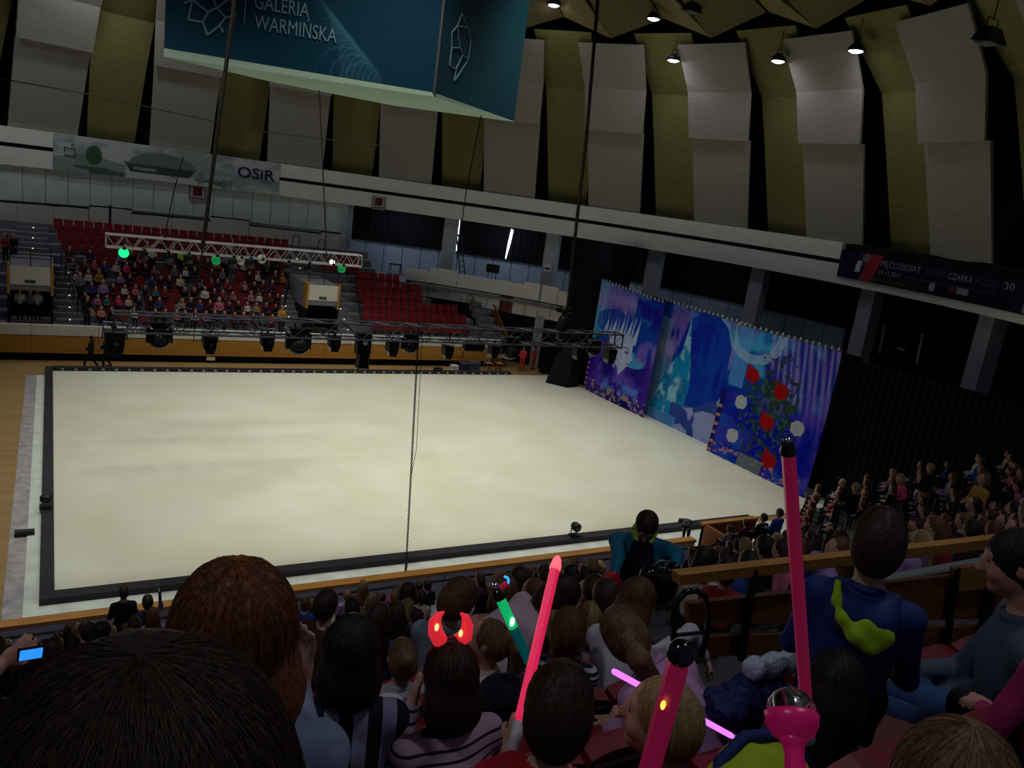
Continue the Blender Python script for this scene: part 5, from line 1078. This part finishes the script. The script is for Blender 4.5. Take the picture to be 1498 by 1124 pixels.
special(1330,700,10.5,'hot pink','person in hot pink jacket with white hat in the right crowd',5,H_blond,rz=1.); special(1362,684,12.5,'black','tall person with pale hair standing in the right crowd',3,H_blond); special(1253,713,12.2,'black','person in black with white hat in the right crowd',3,H_blond); special(1440,700,8.5,'mustard','person in fur hood turning in the right crowd',4,H_light,rz=1.2); special(1425,740,6.8,'navy','person in navy standing at the right, by the rail end',0,H_dark,True,rz=.8)
special(1092,764,15.3,'plum','child in plum top behind the wooden barrier corner',0,H_black); special(1118,757,15.0,'black','large dark figure behind the wooden barrier corner',3,H_black); special(1141,750,14.4,'blue','person in blue top right of the wooden barrier corner',3,H_dark); special(1068,772,15.3,'grey','child in grey top inside the wooden barrier corner',0,H_dark)
# ================================================================ NEAR SEATS
M_seatn=mat('near_seat_red','#6d1019',.5,noise=.1,nscale=10); M_seatk=mat('near_seat_shell','#1a0a0c',.6)
nseat=thing('auditorium_seat','red near seat','seat')
b=MB()
for i in range(6):
    x0=-.25+.5*i/6; x1=-.25+.5*(i+1)/6; e=lambda x: .0 if abs(x)<.2 else -.02
    b.hexa([(x0,-.26,.36),(x1,-.26,.36),(x1,-.18,.36),(x0,-.18,.36)],[(x0,-.34,.74+e(x0)),(x1,-.34,.74+e(x1)),(x1,-.27,.76+e(x1)),(x0,-.27,.76+e(x0))])
b.build('backrest',M_seatn,nseat,local=True); MB().box((0,.0,.36),(.46,.42,.08)).build('seat_pan',M_seatn,nseat,local=True)
MB().hexa([(-.24,-.29,.34),(.24,-.29,.34),(.24,-.27,.34),(-.24,-.27,.34)],[(-.24,-.36,.7),(.24,-.36,.7),(.24,-.34,.7),(-.24,-.34,.7)]).build('shell',M_seatk,nseat,local=True)
for sx in (-.24,.24): MB().bb((sx-.02,-.28,.0),(sx+.02,-.1,.36)).build('leg',M_rail,nseat,local=True)
first=True
for k in (1,2,3,4,5):
    Y=NROW[k]; z=flo(Y)
    for i in range(9 if k<4 else 7):
        x=-.30+.53*i+(k%2)*.2; px,py=pix((x,Y-.3,z+.85))
        if px<380 or px>1500 or py>1140: continue
        if k>=3 and px>1015: continue
        o=nseat if first else copy_tree(nseat); first=False; o.location=(x,Y,z); tag(o,'red padded seat, near stand, row %s before the camera, %s from left'%(ordn(k),ordn(i+1)),'seat','red padded seats of the near stand')
# ================================================================ HERO FIGURES
M_denim=mat('denim_shirt','#7f8aa8',.8,noise=.12,nscale=25,bump=.2,bscale=8); M_redt=mat('red_shirt','#a3121f',.85,noise=.1,nscale=20); M_stripe=mat('striped_knit','#b79aac',.85,stripes=('Z',.034,.26,'#2a1634')); M_plaid=mat('plaid_shirt','#8d90ae',.85,stripes=('X',.09,.5,'#14142a')); M_lil=mat('lilac_shirt','#b388ae',.85,noise=.06); M_swe=mat('white_sweater','#b9b0bd',.9,noise=.08); M_pinks=mat('pink_sweater','#b79da8',.9,noise=.08); M_teal=mat('teal_sweater','#12607e',.85,noise=.06); M_navy2=mat('navy_cloth','#0c1024',.9); M_bluej=mat('blue_jacket','#142a66',.7,noise=.1); M_limeh=mat('lime_lining','#9fc21e',.8,noise=.1); M_knit=mat('grey_knit','#4a5468',.9,noise=.15,nscale=50); M_hot=mat('hot_pink_puffer','#b02a68',.7,noise=.2,nscale=9,bump=.8,bscale=14); M_nvs=mat('navy_stripe','#c3bccb',.85,stripes=('Z',.03,.55,'#231a3a')); M_lace=mat('cream_lace','#c9b3ac',.9,noise=.15,nscale=40); M_greyv=mat('grey_vest','#7b7f8c',.85); M_prn=mat('print_top','#a9abb8',.85,noise=.25,nscale=18)
def dk(m): return m
# woman with long dark hair closest to the camera
W1,o1,f1,_z=hero('seated_person','person with long dark hair closest to the camera, lower left corner',198,1212,.6,-.08,M_blk,H_black,'long',s=.98,hs=1.08,hvol=1.28,h=.014,hvox=.007,hamp=.0006,nstray=2400,stray_m=H_dark)
# woman with auburn bob and denim shirt
W2,o2,f2,Z2=hero('seated_person','woman with auburn bob and pale denim shirt raising a hand',342,920,1.37,-.2,M_denim,H_red,'bob',s=.98,hs=1.0,hvol=1.16,hvox=.007,hamp=.0016,nstray=1500,arms={'R':{'elpx':(436,1078,1.40),'wrpx':(432,1005,1.5),'dir':(.1,.1,1.),'pn':(-.6,-.8,0),'curl':.25}})
hero('seated_child','child with long dark hair in black and white plaid shirt',514,945,2.12,-.3,M_plaid,H_black,'bob',s=.86,hs=.93,hvol=.95,arms={'R':{'elpx':(548,1062,2.2),'wrpx':(541,1022,2.35)}})
G4,o4,f4,Z4=hero('seated_child','girl in pink striped shirt and glowing horns resting cheek on hand',655,985,2.12,.1,M_stripe,H_dark,'bob',s=.88,hs=.95,hvol=.96,lean=.1,width=1.1,arms={'L':{'elpx':(590,1085,2.2),'wrpx':(604,1030,2.25),'dir':(.15,.05,1),'pn':(1,-.3,0),'curl':.3},'R':{'el':(.25,.06,.1),'wr':(.12,.25,.06)}})
B5,o5,f5,Z5=hero('seated_child','boy with short dark hair and red shirt holding up a pink light tube',818,1030,1.37,-.6,M_redt,H_dark,'short',s=.78,hs=.95,arms={'L':{'elpx':(748,1125,1.42),'wrpx':(745,1098,1.5),'dir':(0.1,.2,1),'pn':(.6,.8,0),'curl':1.0}},sleeve=0)
hero('seated_child','blond boy in dark jacket with face in profile to the left',968,1047,1.37,.72,M_navy2,H_blond,'buzz',s=.78,hs=.95,hamp=.0004,head=(-.05,0,0))
hero('seated_child','girl with long fair hair and lilac shirt leaning to the right',912,922,2.12,.30,M_lil,H_light,'pony',s=.94,hs=.94,hvol=1.06,lean=.9,head=(.75,0,-.9),arms={'R':{'el':(.24,.25,.12),'wr':(.1,.42,.05)},'L':{'el':(-.2,.25,.1),'wr':(-.1,.42,.05)}})
hero('seated_person','woman with brown hair and white sweater reaching down to the right',935,878,2.87,-1.3,M_swe,H_brown,'bob',s=.95,hs=.96,lean=.3,side=-.1,arms={'R':{'elpx':(1010,925,2.75),'wrpx':(1030,962,2.72)},'L':{'el':(-.2,.3,.2),'wr':(-.1,.45,.1)}})
def chestx(B,fr): B.ell((0,.11,.29),(.125,.085,.24),4,.02)
MAN,oM,fM,ZM=hero('standing_man','man in teal and navy sweater standing and looking down',946,770,4.37,2.48,M_teal,H_dark,'short',s=1.05,hs=1.0,legs='stand',head=(-.75,0,0),lean=.10,width=1.08,extra=chestx,slot4=M_navy2,kw_col=M_limeh,floor_z=flo(4.37),arms={'R':{'elpx':(905,815,4.3),'wrpx':(897,843,4.15),'dir':(-.1,.1,-1),'pn':(-1,.2,0),'curl':.8},'L':{'elpx':(992,812,4.3),'wrpx':(985,838,4.1),'dir':(.1,.1,-1),'pn':(1,.2,0),'curl':.4}})
MB().path([fM[0]+fM[1]@np.array([.078*math.cos(a),.075*math.sin(a)+.012,-.045-.045*max(0,math.sin(a))]) for a in np.linspace(0,2*math.pi,21)],.024,8).build('collar',M_limeh,MAN,True,local=True)
hero('bending_person','person in pale pink sweater bending forward to the right',826,872,3.62,-1.9,M_pinks,H_dark,'bob',s=.98,hs=.96,lean=.9,head=(.2,0,0),legs='stand',width=1.1)
hero('standing_woman','woman with wavy brown hair and grey top bending her head',672,876,3.62,-.9,M_greyv,H_brown,'short',s=.92,hs=.98,hvol=1.14,legs='stand',head=(-.2,.2,-.2))
hero('seated_child','girl with curly braids and navy striped top beside the pink tube',832,918,2.87,-.6,M_nvs,H_brown,'braids',s=.78,hs=.93,hvol=1.06)
hero('seated_child','girl with fair ponytail in cream lace top looking left',712,935,3.1,.85,M_lace,H_light,'pony',s=.76,hs=.92)
hero('seated_child','small girl with tied fair hair in grey patterned top',588,960,3.5,-.2,M_prn,H_light,'bun',s=.76,hs=.92)
hero('seated_child','fair child between the bending pink sweater and the curly braids',803,903,3.62,-.4,M_pinks,H_blond,'bob',s=.7,hs=.9); hero('seated_child','fair child right of the curly braids',862,903,3.62,-.5,M_swe,H_blond,'bob',s=.7,hs=.9)
M_lime_dim=M_limeh
BOY,oB,fB,ZBy=hero('standing_child','boy standing in blue jacket with lime hood lining, seen from behind',1286,788,1.5,-.95,M_bluej,H_dark,'short',s=.80,hs=.95,legs='stand',width=1.05,arms={'L':{'el':(-.19,.06,.10),'wr':(-.12,.2,.06)},'R':{'el':(.19,.06,.10),'wr':(.12,.2,.06)}},floor_z=9.0)
hb_=Body().ell((0,-.085,.32),(.11,.05,.08),0,.03).cap((-.085,-.01,.385),(-.05,-.10,.33),.03,.045,0).cap((.085,-.01,.385),(.05,-.10,.33),.03,.045,0); inst('hood',grow('hood',hb_,.009,[M_bluej]),BOY)
hl_=Body(); HP=[(-.09,-.05,.41,.012),(-.08,-.10,.37,.016),(-.055,-.138,.333,.018),(-.01,-.145,.29,.022),(.045,-.132,.265,.024),(.085,-.11,.30,.018),(.09,-.08,.36,.01)]
for a,b2 in zip(HP[:-1],HP[1:]): hl_.cap(a[:3],b2[:3],a[3],b2[3],0,.02)
hl_.ell((.035,-.125,.305),(.065,.028,.055),0,.02)
inst('hood_lining',grow('lining',hl_,.008,[M_limeh]),BOY)
hero('seated_man','man at right edge in profile with grey knit sweater and jeans',1486,822,1.37,.62,M_knit,H_black,'short',s=1.06,hs=1.02,botm=M_jean,lean=.15,head=(-.15,0,0),arms={'L':{'elpx':(1425,1020,1.45),'wrpx':(1362,992,1.6),'curl':1.1},'R':{'el':(.26,.18,.12),'wr':(.12,.42,.1),'curl':.8}})
hero('seated_child','girl with long dark hair in front of the standing boy, from behind',1222,1000,1.37,-.95,mat('dark_rose','#4a2a34',.9),H_black,'long',s=.76,hs=.93,arms={'L':{'elpx':(1150,1095,1.5),'wrpx':(1100,1081,1.62),'curl':1.0}})
hero('seated_child','child with smooth blond hair at the bottom right edge',1398,1150,.62,-1.1,M_blk,H_light,'bob',s=.78,hs=1.0,hvol=1.05,hvox=.006,hamp=.0005)
hero('seated_child','child in hot pink puffer jacket cut by the right edge',1628,880,.95,-.4,M_hot,H_brown,'long',s=.85,hs=.93,width=1.25)
hero('seated_person','person at left edge holding up a phone with a blue screen',-75,965,2.9,-.1,M_blk,H_dark,'short',s=.95,hs=.97,arms={'R':{'elpx':(-40,1010,3.0),'wrpx':(2,972,3.1),'dir':(.8,.2,.6),'pn':(0,1,-.2),'curl':.6}},sleeve=0)
# ================================================================ THINGS IN HANDS AND ON SEATS
def axes_to(a,b):
    d=np.array(b)-np.array(a); L=np.linalg.norm(d); d/=L; u=np.cross(d,[0,1,0]); u/=np.linalg.norm(u); return np.array([u,np.cross(d,u),d]),L
def glow(name,c,e,s): return mat(name,c,.35,spec=.5,emit=e,estr=s)
M_pk=glow('tube_pink','#d81b62','#ff2a5e',.55); M_pkd=glow('tube_pink_dim','#a3164e','#c0205a',.16); M_pkh=glow('tube_pink_hot','#ff6f80','#ff6a74',1.1); M_gr=glow('tube_green','#12b060','#0fd878',.55); M_tl=glow('tube_teal','#0b6f70','#0a8a90',.12); M_gh=glow('tube_green_hot','#c8ffe0','#bfffe0',2.2); M_pu=glow('stick_purple','#c25cff','#d070ff',1.5); M_chrome=mat('chrome','#c9c9d0',.12,metal=1); M_gloss=mat('gloss_black','#08080a',.12,spec=.7)
def tube_toy(label,A,B_,r,m,cap=None,caplen=.03,sides=6,handle=True,name='light_tube',group='glowing light tubes'):
    A=np.array(A);B_=np.array(B_); ax,L=axes_to(A,B_); t=thing(name,label,'toy',A,group)
    part(MB().lathe([(r*.7,-.0),(r,.01),(r,L-.01),(r*.85,L)],c=A,n=sides,ax=ax),'tube',m,t)
    if handle: part(MB().lathe([(r*.8,-.10),(r*1.05,-.09),(r*1.05,-.005),(r*.8,0)],c=A,n=12,ax=ax),'handle',mat('toy_white','#b9b3b8',.4),t,True)
    if cap=='ball': part(MB().ell(B_+ax[2]*r*.9,(r*1.25,)*3,18,12),'cap_ball',M_gloss,t,True)
    elif cap: part(MB().lathe([(r*1.1,-caplen*.4),(r*1.12,0),(r*.9,caplen*.4),(r*.8,caplen*.7),(r*.3,caplen)],c=B_,n=14,ax=ax),'cap',cap,t,True)
    return t,ax,L
h5=np.array([0,1.5,0])
t,ax,L=tube_toy('long glowing pink tube held by the boy in red',aty(760,1055,1.5),aty(813,828,1.72),.0148,M_pk,M_pkh,.03); 
gA=aty(774,968,2.45); gB=aty(730,872,2.55); gM=gA*.48+gB*.52
t,ax,L=tube_toy('glowing green tube behind the girl with horns',gA,gB,.021,M_gr,M_gloss,.04,handle=False); ax2=ax
part(MB().lathe([(.0212,-.005),(.0212,np.linalg.norm(gM-gA))],c=gA,n=6,ax=ax),'dim_half',M_tl,t); part(MB().ell(gA*.36+gB*.64-[0,.02,0],(.011,.008,.022),10,6),'bulb',M_gh,t,True)
part(MB().lathe([(.018,0),(.02,.02),(.012,.04)],c=aty(726,865,2.55),n=10,ax=ax2),'chrome_end',M_chrome,t,True)
st=thing('spinner_toy','red toy with curved blue light above the green tube','toy',aty(733,862,2.9)); part(MB().path([aty(*p,2.9) for p in [(728,864),(735,858),(742,854)]],.014,8),'handle',mat('toy_red','#b8243a',.4,emit='#c0203a',estr=.2),st,True); part(MB().path([aty(*p,2.9) for p in [(738,844),(742,845),(744,849),(743,854)]],.006,6),'light_arc',glow('blue_arc','#2aa0ff','#2f90ff',1.6),st,True)
tube_toy('thick pink tube with black ball end in the foreground',aty(930,1200,.92),aty(993,968,.88),.0195,M_pkd,'ball')
o_=[o for o in bpy.data.objects if o.get('label','').startswith('thick pink tube')][0]; part(MB().ell(aty(970,1032,.878),(.005,.004,.009),8,6),'spark',glow('spark_yellow','#ffe060','#ffd040',2.0),o_,True)
tube_toy('tall upright pink tube with dark chrome tip',aty(1180,1040,1.0),aty(1153,658,1.0),.0142,M_pkd,M_gloss,.022); o_=[o for o in bpy.data.objects if o.get('label','').startswith('tall upright pink')][0]; part(MB().ell(aty(1152,644,.99),(.009,.009,.006),12,8),'chrome_tip',M_chrome,o_,True)
tube_toy('purple glow stick passing behind the blond boy',aty(1072,1078,1.56),aty(897,982,1.66),.0095,M_pu,None,handle=True,sides=10)
# pink ball wand
A=aty(1168,1190,.72); Bc=aty(1158,1048,.82); w=thing('ball_wand','pink ball wand with clear dome in the foreground','toy',A); ax,L=axes_to(A,Bc)
M_hp=mat('wand_pink','#d4186a',.3,spec=.5,emit='#d4186a',estr=.10); M_clear=mat('clear_plastic','#ffffff',.05,trans=1.0,spec=.5)
part(MB().lathe([(.02,0),(.02,.05),(.017,L*.6),(.02,L-.05),(.03,L-.035)],c=A,n=16,ax=ax),'handle',M_hp,w,True); part(MB().lathe([(.014,-.046),(.036,-.034),(.047,-.014),(.049,.004),(.042,.007),(.001,.007)],c=Bc,n=20,ax=ax),'cup',M_hp,w,True)
part(MB().lathe([(.045,.007),(.042,.024),(.032,.038),(.017,.047),(.0005,.05)],c=Bc,n=20,ax=ax),'dome',M_clear,w,True); part(MB().ell(np.array(Bc)+ax[2]*.016,(.026,.026,.014),12,8),'spinner',M_chrome,w,True)
# glowing horns
hn=thing('horn_headband','headband with two glowing red devil horns on the girl in stripes','headband',aty(660,940,2.15)); 
part(MB().path([aty(*p,2.15) for p in [(620,985),(628,955),(645,936),(662,933),(680,940),(695,960),(700,985)]],.007,6),'band',mat('band_red','#7a1018',.5),hn,True)
M_horn=glow('horn_red','#e8303a','#ff3040',.55); M_hb=glow('horn_bulb','#ffd0a0','#ffb070',2.0)
for n_,P in enumerate(([(644,938),(637,925),(636,910),(642,900),(650,895)],[(671,938),(681,930),(684,916),(681,903),(674,897)])):
    part(MB().path([aty(*p,2.15) for p in P],.026,10,taper=[1,1,.8,.5,.12]),'horn',M_horn,hn,True); c=[(639,918),(674,927)][n_]; part(MB().ell(aty(*c,2.11),(.008,.006,.014),8,6),'bulb',M_hb,hn,True)
# phone
ph=thing('phone','smartphone with glowing blue screen held up at the left edge','phone',aty(45,956,2.95)); c=aty(45,956,2.95); axp=np.array([[.92,.2,-.1],[-.2,.95,.2],[.1,-.2,.95]]); part(MB().box(c,(.09,.008,.055),ax=axp),'body',M_gloss,ph); part(MB().box(c-axp[1]*.006,(.075,.003,.045),ax=axp),'screen',glow('screen_blue','#1560d0','#2a86ff',1.3),ph)
# black bag and red mitten of the man
bg=thing('plastic_bag','black shiny plastic bag held by the man in teal','bag',aty(965,880,3.95)); b=Body(); c=aty(962,862,3.95)
b.ell(c,(.16,.12,.17),0); b.ell(c+[-.1,0,.12],(.07,.08,.08),0); b.ell(c+[.12,0,.1],(.06,.07,.1),0); me=grow('bag',b,.02,[M_gloss]); me.transform(Matrix.Translation(-Vector(wloc(bg)))); inst('bag_body',me,bg); part(MB().path([c+[-.1,0,.18],c+[-.05,-.02,.24],c+[.06,-.02,.22],c+[.1,0,.16]],.008),'rim_fold',M_steel,bg,True)
hm_=thing('red_toy_bag','crumpled red packet in the hand of the man in teal','packet',aty(893,850,4.0)); c=aty(894,848,4.0); b=Body(); b.ell(c,(.07,.04,.06),0); b.ell(c+[.04,0,-.05],(.06,.04,.05),0); b.ell(c+[-.05,0,-.02],(.05,.04,.03),0); me=grow('packet',b,.01,[mat('packet_red','#b3121f',.5,noise=.2,nscale=25)]); me.transform(Matrix.Translation(-Vector(wloc(hm_)))); inst('wrap',me,hm_); part(MB().box(c+[-.0,-.042,-.01],(.035,.01,.02)),'print_mark',M_lace,hm_)
# coats and jackets over the seats
def blob(name,label,cat,items,m,h=.015,disp=None):
    b=Body()
    for c,r in items: b.ell(c,r,0,.05)
    ctr=np.mean([c for c,_ in items],0); t=thing(name,label,cat,ctr); me=grow(name,b,h,[m],disp=disp); me.transform(Matrix.Translation(-Vector(ctr))); inst('fabric',me,t); return t
M_seq=mat('sequin_blue','#10153c',.65,noise=.6,nscale=160,c2='#2c3170',spec=.3,bump=.6,bscale=40); M_fluff=mat('white_fleece','#b9bcd0',.95,noise=.15,nscale=60,bump=.8,bscale=120); M_limej=mat('lime_jacket','#9fae1c',.8,noise=.1); M_bluej2=mat('royal_blue_jacket','#16245e',.75)
cB=aty(1088,1022,1.72)
wr=lambda V: V+ .006*np.stack([np.sin(V[:,2]*60+V[:,1]*40),np.cos(V[:,0]*55),np.sin(V[:,0]*50+V[:,1]*45)],1)
wr2=lambda V: V+.009*np.stack([np.sin(V[:,2]*90+V[:,0]*35),np.sin(V[:,0]*80+V[:,2]*30),np.sin(V[:,0]*70+V[:,1]*60)+.6*np.sin(V[:,0]*150)],1)
co=blob('sequined_coat','dark blue sequined coat lying over the seats','coat',[(cB,(.13,.08,.05)),(cB+[-.10,.0,-.01],(.07,.07,.035)),(cB+[.10,.02,.015],(.09,.07,.05)),(cB+[.04,-.03,-.06],(.12,.05,.08)),(cB+[.16,-.02,-.05],(.07,.06,.09))],M_seq,h=.009,disp=wr2)
cF=aty(1128,974,1.74); b=Body()
for i in range(9): b.ell(cF+[-.10+.026*i,.0,.012*math.sin(i*1.7)],(.026,.045,.036),0,.02)
me=grow('trim',b,.009,[M_fluff]); me.transform(Matrix.Translation(-Vector(wloc(co)))); inst('fleece_trim',me,co)
cJ=aty(1105,1128,1.12); lj=blob('lime_jacket','lime green jacket with royal blue edge over the seat at the bottom','jacket',[(cJ,(.11,.08,.055)),(cJ+[-.08,0,-.02],(.06,.07,.04)),(cJ+[.09,0,-.02],(.07,.07,.05))],M_limej,disp=wr)
part(MB().path([cJ+[-.14,-.02,-.02],cJ+[-.10,.03,.03],cJ+[.0,.05,.062],cJ+[.10,.04,.05],cJ+[.16,-.02,.0]],.016,8),'blue_edge',M_bluej2,lj,True)
cW=aty(566,1050,2.3); blob('white_jacket','crumpled white jacket beside the girl in stripes','jacket',[(cW,(.075,.07,.085)),(cW+[-.03,0,-.09],(.07,.07,.06)),(cW+[.05,0,-.06],(.05,.06,.07))],mat('white_cloth','#b3aeb4',.9),disp=wr)
cN=aty(735,1020,2.5); blob('navy_jacket','dark navy jacket draped on seat right of the girl in stripes','jacket',[(cN,(.13,.09,.10)),(cN+[.08,0,-.06],(.08,.09,.10))],M_navy2,disp=wr)
cG=aty(1384,815,4.6); blob('green_cloth','green cloth hung over the seat behind wooden rail','cloth',[(cG,(.09,.06,.08)),(cG+[-.07,0,-.05],(.06,.05,.05))],mat('green_cloth','#1c6a43',.9),disp=wr)
# ================================================================ WOODEN RAIL AND BENCH BARRIER
YB=2.95; wrl=thing('wooden_rail_barrier','wooden handrail barrier with boards and black posts right of centre','barrier',aty(1220,960,YB))
def plank(P,y0,y1,m,name): 
    a=[aty(*p,y0) for p in P]; c=[q+np.array([0,y1-y0,0]) for q in a]; part(MB().hexa(a,c),name,m,wrl)
plank([(995,842),(1470,787),(1470,801),(995,857)],YB,YB+.07,M_railwood,'handrail')
plank([(1008,884),(1470,835),(1470,905),(1008,915)],YB+.05,YB+.09,M_gwood,'upper_board'); plank([(1008,933),(1470,915),(1470,945),(1008,962)],YB+.05,YB+.09,M_gwood,'lower_board')
plank([(1395,832),(1450,825),(1450,862),(1395,866)],YB+.02,YB+.05,M_railwood,'corner_plate')
for px in (1103,1255,1400,1452): 
    a=aty(px,832,YB+.02); c=aty(px-18,965,YB+.02); part(MB().path([a,c],.028 if px<1440 else .05,8),'post',M_rail,wrl)
part(MB().bb((*aty(1010,925,YB+.1)[:2],aty(1010,925,YB)[2]-.02),(aty(1460,925,YB)[0],YB+.2,aty(1010,925,YB)[2])),'ledge',mat('pale_ledge','#6d7672',.6),wrl)
hp=thing('hooped_handrail','black hooped handrail beside the man in teal','handrail',aty(1010,965,2.6)); part(MB().path([aty(*p,2.6) for p in [(985,965),(985,905),(990,880),(1003,866),(1018,864),(1031,872),(1037,895),(1034,930),(1026,960)]],.017,8),'hoop',M_gloss,hp,True); part(MB().path([aty(985,930,2.6),aty(1033,925,2.6)],.01,6),'crossbar',M_rail,hp)
